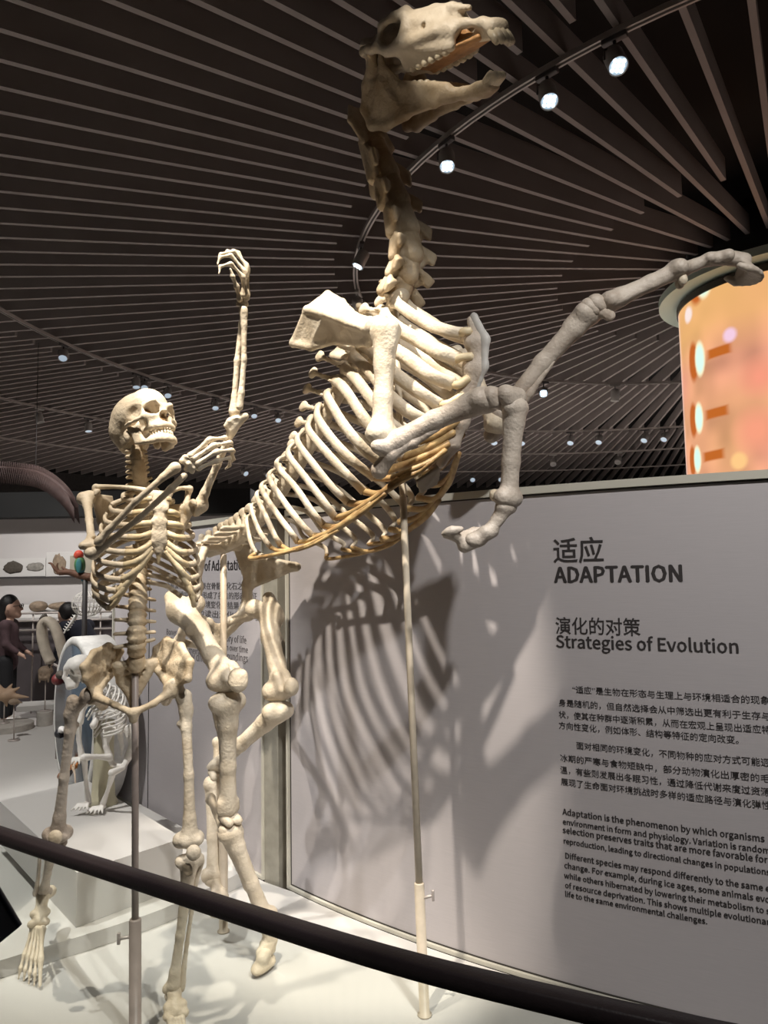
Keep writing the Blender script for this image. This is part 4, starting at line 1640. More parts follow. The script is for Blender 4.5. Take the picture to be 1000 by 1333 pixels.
b.fan([HS(0, 0.2, -0.03), HS(0, 0.2, 0.06), HS(0, 0.36, 0.04), HS(0, 0.42, -0.03)], 0.005)
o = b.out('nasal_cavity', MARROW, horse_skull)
o['label'] = 'brown bone of the palate and the inside of the nose'


def tooth_row(jaw, pts, n, size, down, part):
    P = crom(pts, 6)
    s_ = np.r_[0, np.cumsum(np.linalg.norm(np.diff(P, axis=0), axis=1))]
    for i in range(n):
        t = (i + 0.5) / n * s_[-1]
        p = np.array([np.interp(t, s_, P[:, k]) for k in range(3)])
        tn = unit(P[min(len(P) - 1, np.searchsorted(s_, t))] - P[max(0, np.searchsorted(s_, t) - 1)] + 1e-9)
        mb = MB()
        mb.tube([p, p + down * size[2] * 0.7, p + down * size[2]], [size[0], size[0] * 1.05, size[0] * 0.85], 8, (tn, size[1] / size[0]))
        mb.out('tooth', TOOTH, part)


dn = -HR[:, 2]
for s in (1, -1):
    tooth_row(None, [HS(s * 0.055, 0.195, -0.055), HS(s * 0.056, 0.29, -0.058), HS(s * 0.052, 0.375, -0.055)], 6, (0.010, 0.012, 0.014), dn, horse_skull)
inc = unit(HR @ np.array([0, 0.55, -0.85]))
tooth_row(None, [HS(-0.03, 0.515, -0.055), HS(-0.017, 0.54, -0.058), HS(0.017, 0.54, -0.058), HS(0.03, 0.515, -0.055)], 6, (0.0105, 0.0115, 0.040), inc, horse_skull)
# lower jaw, opened about the joint
op = math.radians(11)
ro = np.array([[1, 0, 0], [0, math.cos(op), math.sin(op)], [0, -math.sin(op), math.cos(op)]])


def HJ(x, y, z):
    q = ro @ (np.array([x, y, z], float) - [0, 0.07, 0.02]) + [0, 0.07, 0.02]
    return HS(*q)


b = Blob(0.005, 0.012)
for s in (-1, 1):
    b.cap(HJ(s * 0.075, 0.065, 0.02), HJ(s * 0.105, 0.065, 0.02), 0.012)
    b.path([HJ(s * 0.085, 0.10, 0.03), HJ(s * 0.085, 0.11, -0.03)], [0.007, 0.012])
    b.fan([HJ(s * 0.085, 0.10, -0.06), HJ(s * 0.09, 0.065, 0.01), HJ(s * 0.088, 0.03, -0.07), HJ(s * 0.086, 0.02, -0.14), HJ(s * 0.082, 0.05, -0.19), HJ(s * 0.074, 0.11, -0.195),
           HJ(s * 0.064, 0.20, -0.165), HJ(s * 0.06, 0.185, -0.085), HJ(s * 0.08, 0.125, -0.03)], 0.008)
    b.path([HJ(s * 0.09, 0.065, 0.0), HJ(s * 0.089, 0.03, -0.07), HJ(s * 0.087, 0.02, -0.14), HJ(s * 0.083, 0.05, -0.19), HJ(s * 0.074, 0.11, -0.196), HJ(s * 0.062, 0.20, -0.168)],
           [0.012, 0.013, 0.015, 0.015, 0.013, 0.013])
    b.fan([HJ(s * 0.062, 0.19, -0.085), HJ(s * 0.064, 0.20, -0.165), HJ(s * 0.05, 0.32, -0.142), HJ(s * 0.036, 0.39, -0.128), HJ(s * 0.044, 0.37, -0.10), HJ(s * 0.052, 0.30, -0.088)], 0.011)
    b.path([HJ(s * 0.044, 0.36, -0.118), HJ(s * 0.026, 0.43, -0.12), HJ(s * 0.018, 0.48, -0.113), HJ(s * 0.016, 0.515, -0.105)], [0.018, 0.016, 0.018, 0.015])
b.cap(HJ(0, 0.41, -0.125), HJ(0, 0.50, -0.110), 0.014, 0.018)
jaw = b.out('mandible', BONE_BROWN, horse)
upv = unit(HR @ ro.T @ np.array([0, 0, 1.0]))
for s in (1, -1):
    tooth_row(None, [HJ(s * 0.06, 0.195, -0.092), HJ(s * 0.054, 0.285, -0.094), HJ(s * 0.046, 0.36, -0.108)], 6, (0.010, 0.0125, 0.018), upv, jaw)
inc2 = unit(HR @ np.array([0, 0.85, 0.5]))
tooth_row(None, [HJ(-0.026, 0.505, -0.098), HJ(-0.014, 0.525, -0.1), HJ(0.014, 0.525, -0.1), HJ(0.026, 0.505, -0.098)], 6, (0.0095, 0.011, 0.033), inc2, jaw)


# --- the poles it stands on
def support_pole(base, split, top, r_low, r_up, label, screw, m_=POLE_M):
    t = thing('support_pole', (base[0], base[1], 0), label, 'pole', None)
    base, top = np.array(base, float), np.array(top, float)
    a = unit(top - base)
    sp = base + a * split
    mb = MB()
    mb.lathe([(r_low + 0.006, 0.0), (r_low + 0.006, 0.004), (r_low, 0.005), (r_low, split - 0.003), (r_low * 0.9, split)], base, a, 20)
    mb.out('sleeve', m_, t)
    mb = MB()
    mb.tube([sp - a * 0.02, top], r_up, 16)
    mb.out('rod', m_, t)
    if screw is not None:
        c = base + a * (split - 0.045)
        mb = MB()
        d_ = unit(np.array(screw, float))
        mb.tube([c + d_ * r_low * 0.8, c + d_ * (r_low + 0.022)], 0.0045, 8)
        mb.box(c + d_ * (r_low + 0.026), (0.008, 0.008, 0.03), None, 0.002)
        mb.out('thumbscrew', TRACK_M, t)
    return t


fpb = PZ(553, 1322, 0)
support_pole((fpb[0], fpb[1], 0.001), 0.36, PY(514, 392, fpb[1] + 0.02), 0.0145, 0.0105, 'tall straight pole holding up the horse chest, beside the text wall', (0.9, -0.2, 0.3), mat('pole_bone_paint', (0.60, 0.52, 0.41), 0.4))
hpb = PZ(291, 1213, 0)
support_pole((hpb[0], hpb[1], 0.001), 0.36, PY(291, 722, hpb[1] + 0.0), 0.0155, 0.012, 'shorter pole under the horse hips, between its hind legs', (0.9, 0.1, 0.3), mat('pole_bone_paint_dark', (0.50, 0.42, 0.32), 0.4))
# ------------------------------------------------------------------ the human skeleton
human = thing('human_skeleton', (-0.70, 2.05, 0), 'upright human skeleton gripping its own raised arm, in front of the horse hips', 'skeleton')
HB = BONE
CF = unit([0.52, -0.854, 0.0])            # where the chest faces
CLf = unit([0.854, 0.52, 0.0])            # the figure's left

# --- backbone
hs = crom([PY(178, 580, 2.065), PY(180, 598, 2.06), PY(182, 618, 2.09), PY(184, 634, 2.12), PY(186, 655, 2.16), PY(186, 685, 2.20), PY(184, 715, 2.20), PY(181, 745, 2.16),
           PY(180, 770, 2.11), PY(179, 800, 2.07), PY(178, 830, 2.06), PY(178, 856, 2.09)], 8)
hl = np.r_[0, np.cumsum(np.linalg.norm(np.diff(hs, axis=0), axis=1))]


def hsp(t):
    s = t * hl[-1]
    g = lambda x: np.array([np.interp(np.clip(x, 0, hl[-1]), hl, hs[:, i]) for i in range(3)])
    return g(s), unit(g(s - 0.015) - g(s + 0.015))


def hvert(name, t, r, l, sp_l, sp_d, tr, mat_):
    p, a = hsp(t)
    back = unit(-CF - a * (-CF @ a))
    lat = unit(np.cross(a, back))
    b = Blob(0.0042, 0.006)
    b.cap(p - a * l * 0.36, p + a * l * 0.36, r * 0.93)
    for s in (-1, 1):
        b.cap(p + a * l * 0.40 * s - lat * r * 0.35, p + a * l * 0.40 * s + lat * r * 0.35, r * 0.78, None, None, False, (a, 0.35))
    b.cap(p + back * r * 0.9, p + back * (r + 0.018), r * 0.55, 0.009)
    b.cap(p + back * (r + 0.012), p + back * (r + sp_l) - a * sp_d, 0.008, 0.006)
    for s in (-1, 1):
        b.cap(p + back * r * 0.8, p + lat * s * (r + tr) + back * (r * 0.9), 0.007, 0.006)
    return b.out(name, mat_, human)


TT = [0.178 + i * 0.0432 for i in range(12)]
for i in range(6):
    hvert('cervical_vertebra', 0.018 + i * 0.0255, 0.0150 + 0.0008 * i, 0.019, 0.022, 0.006, 0.012, BONE_BROWN)
for i in range(12):
    hvert('thoracic_vertebra', TT[i], 0.0155 + 0.0006 * i, 0.022, 0.030, 0.022, 0.020, BONE_BROWN)
for i in range(5):
    hvert('lumbar_vertebra', 0.712 + i * 0.060, 0.0245, 0.030, 0.034, 0.004, 0.030, BONE_BROWN)
S0 = hsp(1.0)[0]
b = Blob(0.0045, 0.010)
back = -CF
s1, s2, s3 = S0 + back * 0.02 - UP * 0.02, S0 + back * 0.05 - UP * 0.07, S0 + back * 0.045 - UP * 0.12
b.fan([s1 + CLf * 0.052, s1 - CLf * 0.052, s2 - CLf * 0.032, s3, s2 + CLf * 0.032], 0.012)
b.cap(S0 - UP * 0.005, S0 - UP * 0.02 + back * 0.01, 0.024, 0.026)
b.path([s3, s3 - UP * 0.02 + CF * 0.004, s3 - UP * 0.04 + CF * 0.014], [0.010, 0.008, 0.005])
for s in (-1, 1):
    for k in range(3):
        q = s1 * (1 - k / 3.0) + s2 * k / 3.0 + CF * 0.012
        b.ell(q + CLf * s * 0.022, (0.006,) * 3, None, 0.004, True)
b.out('sacrum', BONE_BROWN, human)

# --- ribs. chest frame: a = across (figure's left +), f = forward, z = height
CO = hsp(TT[5])[0]


def ch(a, f, z):
    return np.array([CO[0] + CLf[0] * a + CF[0] * f, CO[1] + CLf[1] * a + CF[1] * f, z])


WID = [0.066, 0.102, 0.118, 0.129, 0.138, 0.144, 0.148, 0.150, 0.147, 0.138]
ZLOW = [1.465, 1.428, 1.393, 1.360, 1.318, 1.283, 1.243, 1.213, 1.187, 1.166]
ZST = [1.468, 1.432, 1.399, 1.372, 1.346, 1.332, 1.322, 1.30, 1.278, 1.256]
STF, ST_A = 0.192, 0.0
for i in range(12):
    p0 = hsp(TT[i])[0]
    for s in (1, -1):
        pl = np.array([(p0[:2] - CO[:2]) @ CLf[:2], (p0[:2] - CO[:2]) @ CF[:2]])
        if i < 10:
            w, zl = WID[i], ZLOW[i]
            z0 = p0[2]
            dz = z0 - zl
            ea = [0.60, 0.60, 0.60, 0.60, 0.60, 0.60, 0.62, 0.68, 0.78, 0.86][i]
            ef = [0.150, 0.160, 0.166, 0.168, 0.168, 0.168, 0.166, 0.158, 0.146, 0.128][i]
            pts = [ch(pl[0] + s * 0.018, pl[1] - 0.012, z0 + 0.004), ch(s * w * 0.45, pl[1] - 0.045, z0 - dz * 0.16), ch(s * w * 0.86, -0.002, z0 - dz * 0.46),
                   ch(s * w * 1.0, 0.050, z0 - dz * 0.72), ch(s * w * 0.97, 0.098, z0 - dz * 0.88), ch(s * w * (ea * 0.45 + 0.52), ef * 0.5 + 0.062, z0 - dz * 0.97), ch(s * w * ea, ef, zl)]
        else:
            z0 = p0[2]
            L_ = 1.0 if i == 10 else 0.75
            pts = [ch(pl[0] + s * 0.018, pl[1] - 0.01, z0), ch(s * 0.06, pl[1] - 0.042, z0 - 0.012), ch(s * 0.11 * L_ + s * 0.01, -0.02, z0 - 0.035 * L_), ch(s * 0.13 * L_ + s * 0.012, 0.03 * L_, z0 - 0.062 * L_)]
        P = crom(pts, 6)
        tt = np.linspace(0, 1, len(P))
        rad = np.interp(tt, [0, 0.08, 0.3, 1], [0.0078, 0.0062, 0.0072, 0.0078]) * (0.92 if i > 9 else 1.0)
        v, f = tube_geo(P, rad * 0.78, 8, (np.array([0.12 * s, 0, 1.0]), 1.5))
        link_mesh('rib', v, f, HB, human)
        if i < 10:
            e = P[-1]
            if i < 7:
                g = ch(ST_A + s * 0.020, STF - 0.002, ZST[i])
                m_ = 0.5 * (e + g) + CF * 0.016 - UP * (0.000 + 0.006 * max(0, i - 2)) * (1 if i < 6 else 1)
                line = [e, m_, g]
                if i >= 4:
                    line = [e, e * 0.6 + g * 0.4 + CF * 0.018 - UP * 0.010, e * 0.2 + g * 0.8 + CF * 0.008 - UP * 0.006, g]
            else:
                up_ = ch(s * (0.045 + 0.022 * (i - 7)), 0.180 - 0.006 * (i - 7), 1.292 - 0.030 * (i - 7))
                line = [e, e * 0.55 + up_ * 0.45 - UP * 0.010 + CF * 0.012, up_]
            v, f = tube_geo(line, [0.0078, 0.0074] + [0.0074] * (len(line) - 2), 8, (UP, 1.3), True, 5)
            link_mesh('rib_cartilage', v, f, CARTILAGE_PALE, human)

b = Blob(0.0042, 0.008)
b.fan([ch(-0.032, STF - 0.008, 1.484), ch(0.0, STF - 0.006, 1.478), ch(0.032, STF - 0.008, 1.484), ch(0.018, STF, 1.440), ch(-0.018, STF, 1.440)], 0.007)
b.path([ch(0, STF + 0.001, 1.436), ch(0, STF + 0.003, 1.40), ch(0, STF + 0.002, 1.36), ch(0, STF, 1.325)], [0.015, 0.017, 0.019, 0.015], None, False, (CF, 0.5))
for z in (1.437, 1.404, 1.372, 1.345):
    for s in (-1, 1):
        b.ell(ch(s * 0.017, STF, z), (0.007, 0.007, 0.006))
b.out('sternum', HB, human)
b = Blob(0.0042, 0.006)
b.path([ch(0, STF - 0.002, 1.312), ch(0, STF - 0.004, 1.288)], [0.010, 0.005], None, False, (CF, 0.5))
b.out('xiphoid_process', CARTILAGE_PALE, human)


def bone_long(name, p, q, r, ends, material, bow=None, part=None, knobs=()):
    """shaft of radius r with swollen ends"""
    p, q = np.array(p, float), np.array(q, float)
    b = Blob(0.0042, 0.008)
    bw = np.zeros(3) if bow is None else np.array(bow, float)
    pts = [p, p * 0.85 + q * 0.15 + bw * 0.5, p * 0.5 + q * 0.5 + bw, p * 0.15 + q * 0.85 + bw * 0.5, q]
    b.path(pts, [ends[0], r * 1.1, r, r * 1.08, ends[1]])
    for c, rr in knobs:
        b.ell(np.array(c, float), rr if not np.isscalar(rr) else (rr,) * 3)
    return b.out(name, material, part or human)


# --- shoulders
acR, acL = PY(126, 634, 2.13), PY(248, 636, 2.13)
for s, ac in ((-1, acR), (1, acL)):
    i_ = ch(s * 0.026, STF - 0.012, 1.488)
    v, f = tube_geo([i_, i_ * 0.7 + ac * 0.3 + CF * 0.014 + UP * 0.004, i_ * 0.35 + ac * 0.65 - CF * 0.006 + UP * 0.006, ac], [0.0105, 0.0065, 0.006, 0.0085], 10, None, True, 6)
    link_mesh('clavicle', v, f, HB, human)
shR_, shL_ = PY(113, 648, 2.12), PY(258, 662, 2.11)
for s, sh, ac in ((-1, shR_, acR), (1, shL_, acL)):
    b = Blob(0.0045, 0.008)
    lat = CLf * s
    gl_ = sh - lat * 0.024
    top = gl_ - lat * 0.055 - CF * 0.05 + UP * 0.012
    inf = gl_ - lat * 0.045 - CF * 0.055 - UP * 0.135
    b.fan([gl_ + UP * 0.01, top, top - UP * 0.03 - lat * 0.01, inf, gl_ - UP * 0.015], 0.0035)
    b.path([gl_ - UP * 0.012, gl_ * 0.5 + inf * 0.5 + lat * 0.006, inf], [0.009, 0.007, 0.006])
    b.ell(gl_, (0.016, 0.016, 0.019))
    b.path([top - UP * 0.02 - CF * 0.005, gl_ - CF * 0.035 + UP * 0.018, ac - CF * 0.012, ac], [0.005, 0.008, 0.010, 0.009])
    b.path([gl_ + UP * 0.012, gl_ + CF * 0.03 + UP * 0.016, gl_ + CF * 0.036 + UP * 0.006 + lat * 0.006], [0.008, 0.008, 0.006])
    b.out('scapula', HB, human)


def h_humerus(sh, el, lat, fr):
    a = unit(el - sh)
    b = Blob(0.0045, 0.009)
    b.ell(sh - lat * 0.008, (0.022,) * 3)
    b.ell(sh + lat * 0.012 + a * 0.006, (0.017, 0.017, 0.02))
    b.ell(sh + fr * 0.016 + a * 0.01, (0.010, 0.010, 0.013))
    b.path([sh + a * 0.01, sh * 0.82 + el * 0.18, sh * 0.5 + el * 0.5, sh * 0.15 + el * 0.85, el - a * 0.01], [0.019, 0.0125, 0.0105, 0.011, 0.013])
    b.cap(el - lat * 0.022, el + lat * 0.024, 0.0105, 0.0105)
    b.cap(el - lat * 0.028 - a * 0.012, el - a * 0.035, 0.008, 0.010)
    b.cap(el + lat * 0.022 - a * 0.012, el - a * 0.035, 0.007, 0.010)
    b.ell(el - fr * -0.016 - a * 0.012, (0.008,) * 3, None, 0.005, True)
    b.out('humerus', HB, human)


elR_ = PY(120, 711, 1.90)
h_humerus(shR_, elR_, -CLf, unit(np.array([0.2, 0.6, 0.6])))
elL_ = PY(309, 545, 2.02)
h_humerus(shL_, elL_, unit(np.array([0.9, 0.1, 0.3])), unit(np.array([0.2, -0.95, 0.0])))

# right forearm across the chest
wrR = PY(233, 610, 1.93)
bone_long('radius', PY(128, 706, 1.885), PY(228, 609, 1.92), 0.0085, (0.011, 0.0165), HB, (0, -0.01, 0.008), None, [(PY(130, 704, 1.885), 0.0125)])
ulr = bone_long('ulna', PY(121, 721, 1.89), PY(240, 619, 1.945), 0.0085, (0.0165, 0.0095), HB, (0.0, -0.004, -0.012), None, [(PY(116, 719, 1.895), 0.014)])
# left forearm straight up
bone_long('ulna', PY(305, 536, 2.035), PY(318, 403, 2.0), 0.008, (0.0165, 0.0085), HB, (-0.006, 0, 0), None, [(PY(303, 548, 2.045), 0.014)])
bone_long('radius', PY(312, 530, 2.01), PY(317, 404, 1.985), 0.0078, (0.0105, 0.0135), HB, (0.007, 0, 0))


def finger(part, pts, r, material, nm='finger'):
    b = Blob(0.0030, 0.0035)
    n_ = len(pts) - 1
    for i in range(n_):
        a_, c_ = np.array(pts[i]), np.array(pts[i + 1])
        rr = r * (1 - 0.13 * i)
        if i == n_ - 1:
            b.path([a_ * 0.93 + c_ * 0.07, a_ * 0.5 + c_ * 0.5, c_], [rr * 1.1, rr * 0.62, rr * 0.6])
        else:
            b.path([a_ * 0.93 + c_ * 0.07, a_ * 0.65 + c_ * 0.35, a_ * 0.3 + c_ * 0.7, a_ * 0.05 + c_ * 0.95], [rr * 1.22, rr * 0.68, rr * 0.66, rr * 1.05])
    return b.out(nm, material, part)


# right hand gripping the left upper arm
hand = None
b = Blob(0.0035, 0.004)
for (x, y, Y, r) in [(238, 600, 1.935, .0105), (245, 604, 1.94, .011), (251, 609, 1.95, .0105), (243, 611, 1.945, .009), (249, 596, 1.94, .009), (255, 602, 1.95, .009), (250, 614, 1.955, .008), (241, 595, 1.935, .009)]:
    b.ell(PY(x, y, Y), (r, r * 0.9, r * 0.85))
hand = b.out('hand', HB, human)
FG = [  # knuckle chains (x, y, depth)
    [(246, 595, 1.94), (273, 572, 1.96), (293, 570, 1.985), (300, 577, 2.04), (297, 584, 2.06)],
    [(251, 598, 1.945), (278, 580, 1.955), (300, 576, 1.985), (304, 588, 2.035), (299, 596, 2.055)],
    [(255, 604, 1.95), (282, 588, 1.955), (302, 586, 1.985), (304, 598, 2.035), (298, 604, 2.055)],
    [(257, 610, 1.96), (282, 600, 1.965), (299, 596, 1.99), (299, 606, 2.035), (293, 611, 2.05)]]
for k, ln in enumerate(FG):
    finger(hand, [PY(*q) for q in ln], 0.0088 if k < 3 else 0.0078, HB)
finger(hand, [PY(244, 600, 1.96), PY(262, 583, 1.99), PY(268, 581, 2.03), PY(276, 586, 2.06)], 0.008, HB, 'thumb')
# left hand, raised and curled
b = Blob(0.0035, 0.004)
for (x, y, Y, r) in [(315, 397, 1.99, .009), (320, 396, 1.99, .009), (312, 391, 1.985, .008), (318, 389, 1.985, .009), (322, 388, 1.99, .008), (310, 396, 1.985, .007)]:
    b.ell(PY(x, y, Y), (r, r, r))
hand2 = b.out('hand', HB, human)
FL = [[(321, 387, 1.985), (321.5, 346, 1.98), (305, 327, 1.965), (287, 331, 1.95), (283, 343, 1.945)],
      [(319, 386, 1.98), (319.5, 354, 1.965), (300.5, 332, 1.945), (286, 335, 1.93), (283.5, 345, 1.925)],
      [(316, 386, 1.975), (317, 361, 1.955), (300.5, 343, 1.93), (286.5, 347, 1.915), (285, 357, 1.91)],
      [(322, 386, 1.99), (322.5, 350, 1.995), (310, 329, 1.985), (296, 327, 1.975), (289, 335, 1.97)]]
for ln in FL:
    finger(hand2, [PY(*q) for q in ln], 0.0078, HB)
finger(hand2, [PY(312, 390, 1.975), PY(308, 373, 1.95), PY(303, 360, 1.93), PY(300, 350, 1.92)], 0.0082, HB, 'thumb')

# --- pelvis
b = Blob(0.0045, 0.009)
PVR = dict(si=PY(152, 868, 2.17), c1=PY(157, 848, 2.18), c2=PY(141, 841, 2.16), c3=PY(122, 850, 2.09), c4=PY(109, 868, 2.03), a2=PY(112, 884, 2.03), ac=PY(121, 905, 2.07), pb=PY(150, 918, 1.99), sy=PY(172, 928, 1.96), it=PY(134, 918, 2.16))
PVL = dict(si=PY(198, 862, 2.17), c1=PY(203, 845, 2.18), c2=PY(217, 833, 2.15), c3=PY(236, 841, 2.09), c4=PY(248, 862, 2.01), a2=PY(245, 884, 2.0), ac=PY(225, 897, 2.05), pb=PY(200, 916, 1.98), sy=PY(176, 927, 1.96), it=PY(216, 912, 2.15))
for q in (PVR, PVL):
    cn_ = (q['si'] + q['ac'] + q['c3']) / 3 - CF * 0.012
    ring = [q['si'], q['c1'], q['c2'], q['c3'], q['c4'], q['a2'], q['ac']]
    for i in range(len(ring) - 1):
        b.tri(cn_, ring[i], ring[i + 1], 0.0065, 0.016)
    b.path(ring[1:6], [0.007, 0.008, 0.008, 0.008, 0.007])
    b.path([q['si'], q['si'] * 0.4 + q['ac'] * 0.6 - CF * 0.004, q['ac']], [0.013, 0.011, 0.018])
    b.ell(q['ac'], (0.027,) * 3)
    b.path([q['ac'], q['pb'], q['sy']], [0.014, 0.0085, 0.010])
    b.path([q['ac'], q['ac'] * 0.4 + q['it'] * 0.6, q['it']], [0.016, 0.013, 0.016])
    b.cap(q['sy'], q['sy'] - UP * 0.02, 0.010, 0.008)
    side = -CLf if q is PVR else CLf
    b.ell(q['ac'] + side * 0.024 + CF * 0.006, (0.021,) * 3, None, 0.005, True)
b.out('pelvis', BONE_BROWN, human)


def h_leg(hip, tro, kn, kn2, an, lat, fr, pat, mats=HB):
    a = unit(kn - tro)
    b = Blob(0.0045, 0.010)
    b.ell(hip, (0.023,) * 3)
    b.cap(hip, tro + a * 0.025, 0.014, 0.017)
    b.cap(tro - a * 0.012, tro + a * 0.03, 0.017, 0.017)
    b.ell(tro + a * 0.065 - lat * 0.016 - fr * 0.008, (0.010,) * 3)
    b.path([tro + a * 0.03, tro * 0.8 + kn * 0.2 + fr * 0.004 - lat * 0.002, tro * 0.45 + kn * 0.55 + fr * 0.008, tro * 0.14 + kn * 0.86 + fr * 0.004, kn], [0.018, 0.0145, 0.0130, 0.0165, 0.026])
    for s in (-1, 1):
        b.ell(kn + lat * s * 0.021 - fr * 0.012 + a * 0.004, (0.0215, 0.0215, 0.0215))
        b.ell(kn + lat * s * 0.017 + fr * 0.014 + a * 0.002, (0.014,) * 3)
    b.out('femur', mats, human)
    b = Blob(0.004, 0.006)
    b.ell(pat, (0.020, 0.013, 0.021))
    b.out('patella', HB, human)
    a2 = unit(an - kn2)
    b = Blob(0.0045, 0.009)
    b.cap(kn2 - lat * 0.022, kn2 + lat * 0.022, 0.0175)
    b.ell(kn2 + fr * 0.016 + a2 * 0.03, (0.012,) * 3)
    b.path([kn2 + a2 * 0.008, kn2 * 0.8 + an * 0.2 + fr * 0.004, kn2 * 0.4 + an * 0.6 + fr * 0.002, an * 0.9 + kn2 * 0.1, an], [0.025, 0.0165, 0.0118, 0.0145, 0.0195])
    b.ell(an - lat * 0.020 + a2 * 0.010, (0.009, 0.009, 0.013))
    b.out('tibia', mats, human)
    b = Blob(0.004, 0.006)
    b.path([kn2 + lat * 0.034 + a2 * 0.012 - fr * 0.012, kn2 * 0.8 + an * 0.2 + lat * 0.030 - fr * 0.014, kn2 * 0.3 + an * 0.7 + lat * 0.024 - fr * 0.008, an + lat * 0.024 - fr * 0.004, an + lat * 0.024 + a2 * 0.018],
           [0.011, 0.0062, 0.0062, 0.009, 0.009])
    b.out('fibula', mats, human)


def h_foot(an, heel, toes, lat, up_):
    """toes: the line of the toe tips from big to little"""
    b = Blob(0.004, 0.006)
    md = (toes[0] + toes[-1]) / 2
    a = unit(md - an)
    b.ell(an - up_ * 0.006, (0.021, 0.022, 0.018))
    b.cap(an - up_ * 0.008, an * 0.72 + md * 0.28 - up_ * 0.002, 0.019, 0.017)
    b.cap(an - up_ * 0.025 - a * 0.01, heel, 0.018, 0.019)
    base = an * 0.60 + md * 0.40
    for s in (-0.9, -0.3, 0.3, 0.9):
        b.ell(an * 0.80 + md * 0.20 + lat * s * 0.02 - up_ * 0.004, (0.014, 0.014, 0.013))
        b.ell(an * 0.68 + md * 0.32 + lat * s * 0.024 - up_ * 0.004, (0.013, 0.013, 0.012))
    ft = b.out('foot', HB, human)
    for k in range(5):
        s = (k - 2) / 2.0
        tip = toes[0] * (1 - k / 4.0) + toes[-1] * (k / 4.0)
        st = an * 0.64 + md * 0.36 - lat * 0 + (toes[-1] - toes[0]) * s * 0.22
        if k in (1, 2):
            tip = tip + a * 0.004
        kn1 = st * 0.42 + tip * 0.58 + up_ * 0.006
        kn2 = st * 0.18 + tip * 0.82 + up_ * 0.008
        finger(ft, [st, kn1, kn2, tip] if k else [st, kn1, tip], 0.0105 if k == 0 else 0.0078, HB, 'toe')


# right leg, trailing, heel lifted
kR, kR2, anR = PY(75, 1086, 2.16), PY(69, 1098, 2.17), PY(57, 1162, 2.50)
anR = PY(57, 1160, 2.50)
latA = unit(np.array([-0.92, -0.38, 0]))
h_leg(PY(115, 905, 2.07), PY(94, 917, 2.09), kR, kR2, anR, latA, unit(np.array([0.35, -0.85, -0.2])), PY(72, 1090, 2.10), BONE_GREY)
t1, t5 = PZ(52, 1283, 0.012), PZ(24, 1274, 0.010)
h_foot(anR + np.array([0, -0.01, -0.012]), PY(66, 1160, 2.58), [t1, t5], latA, unit(np.array([0.1, -0.75, 0.65])))
# left leg, leading
kL, kL2 = PY(247, 1092, 2.02), PY(247, 1120, 2.025)
anL = PY(226, 1281, 2.06)
latB = unit(np.array([0.93, 0.36, 0]))
h_leg(PY(228, 893, 2.05), PY(242, 911, 2.06), kL, kL2, anL, latB, CF, PY(252, 1110, 1.965))
u1, u5 = PZ(219, 1392, 0.012), PZ(252, 1386, 0.010)
h_foot(anL + np.array([0, 0, -0.015]), anL + np.array([-0.02, 0.05, -0.055]), [u1, u5], latB, unit(np.array([0.05, -0.5, 0.85])))

# --- skull
QR = np.array([[-0.5458, 0.8274, -0.1321], [-0.8357, -0.5259, 0.1583], [0.0615, 0.1968, 0.9785]])
_c0 = QR[:, 1] / np.linalg.norm(QR[:, 1])
_pt = math.radians(12)
QR = QR @ np.array([[1, 0, 0], [0, math.cos(_pt), -math.sin(_pt)], [0, math.sin(_pt), math.cos(_pt)]])
SKS = 0.98
SK = xf(QR, (-0.684, 2.068, 1.668), SKS)
b = Blob(0.0038, 0.008)
e = lambda c, r, k=None, sub=False: b.ell(SK(*c), tuple(x * SKS for x in r), QR, k, sub)
e((0, -0.012, 0.052), (0.071, 0.092, 0.070), 0.01)               # braincase
e((0, -0.055, 0.030), (0.064, 0.058, 0.060))
e((0, 0.045, 0.062), (0.056, 0.045, 0.050))                      # forehead
e((0, -0.055, -0.012), (0.046, 0.045, 0.034))                    # nape
for s in (-1, 1):
    b.path([SK(s * 0.010, 0.092, 0.030), SK(s * 0.030, 0.092, 0.040), SK(s * 0.050, 0.074, 0.032), SK(s * 0.054, 0.066, 0.014), SK(s * 0.050, 0.068, 0.000),
            SK(s * 0.032, 0.080, -0.004), SK(s * 0.016, 0.086, 0.004), SK(s * 0.012, 0.09, 0.020)], [0.009, 0.008, 0.007, 0.006, 0.008, 0.008, 0.007, 0.006])
    b.path([SK(s * 0.052, 0.066, -0.004), SK(s * 0.063, 0.045, -0.004), SK(s * 0.066, 0.020, -0.002), SK(s * 0.063, 0.0, 0.002)], [0.009, 0.006, 0.005, 0.006])
    b.ell(SK(s * 0.052, -0.016, -0.022), (0.011, 0.013, 0.020), QR)    # mastoid
    b.fan([SK(s * 0.014, 0.09, 0.004), SK(s * 0.050, 0.068, -0.004), SK(s * 0.034, 0.066, -0.030), SK(s * 0.010, 0.092, -0.034)], 0.007)
    b.path([SK(s * 0.006, 0.092, -0.036), SK(s * 0.020, 0.086, -0.037), SK(s * 0.030, 0.062, -0.034), SK(s * 0.032, 0.045, -0.030)], [0.009, 0.010, 0.009, 0.008])
    b.path([SK(s * 0.030, 0.04, -0.03), SK(s * 0.022, 0.02, -0.02)], [0.008, 0.012])
b.path([SK(0, 0.088, 0.030), SK(0, 0.098, 0.012)], [0.009, 0.006])
b.tri(SK(-0.03, 0.05, -0.03), SK(0.03, 0.05, -0.03), SK(0, 0.088, -0.032), 0.006)
b.ell(SK(0, 0.02, 0.0), (0.035, 0.04, 0.022), QR)
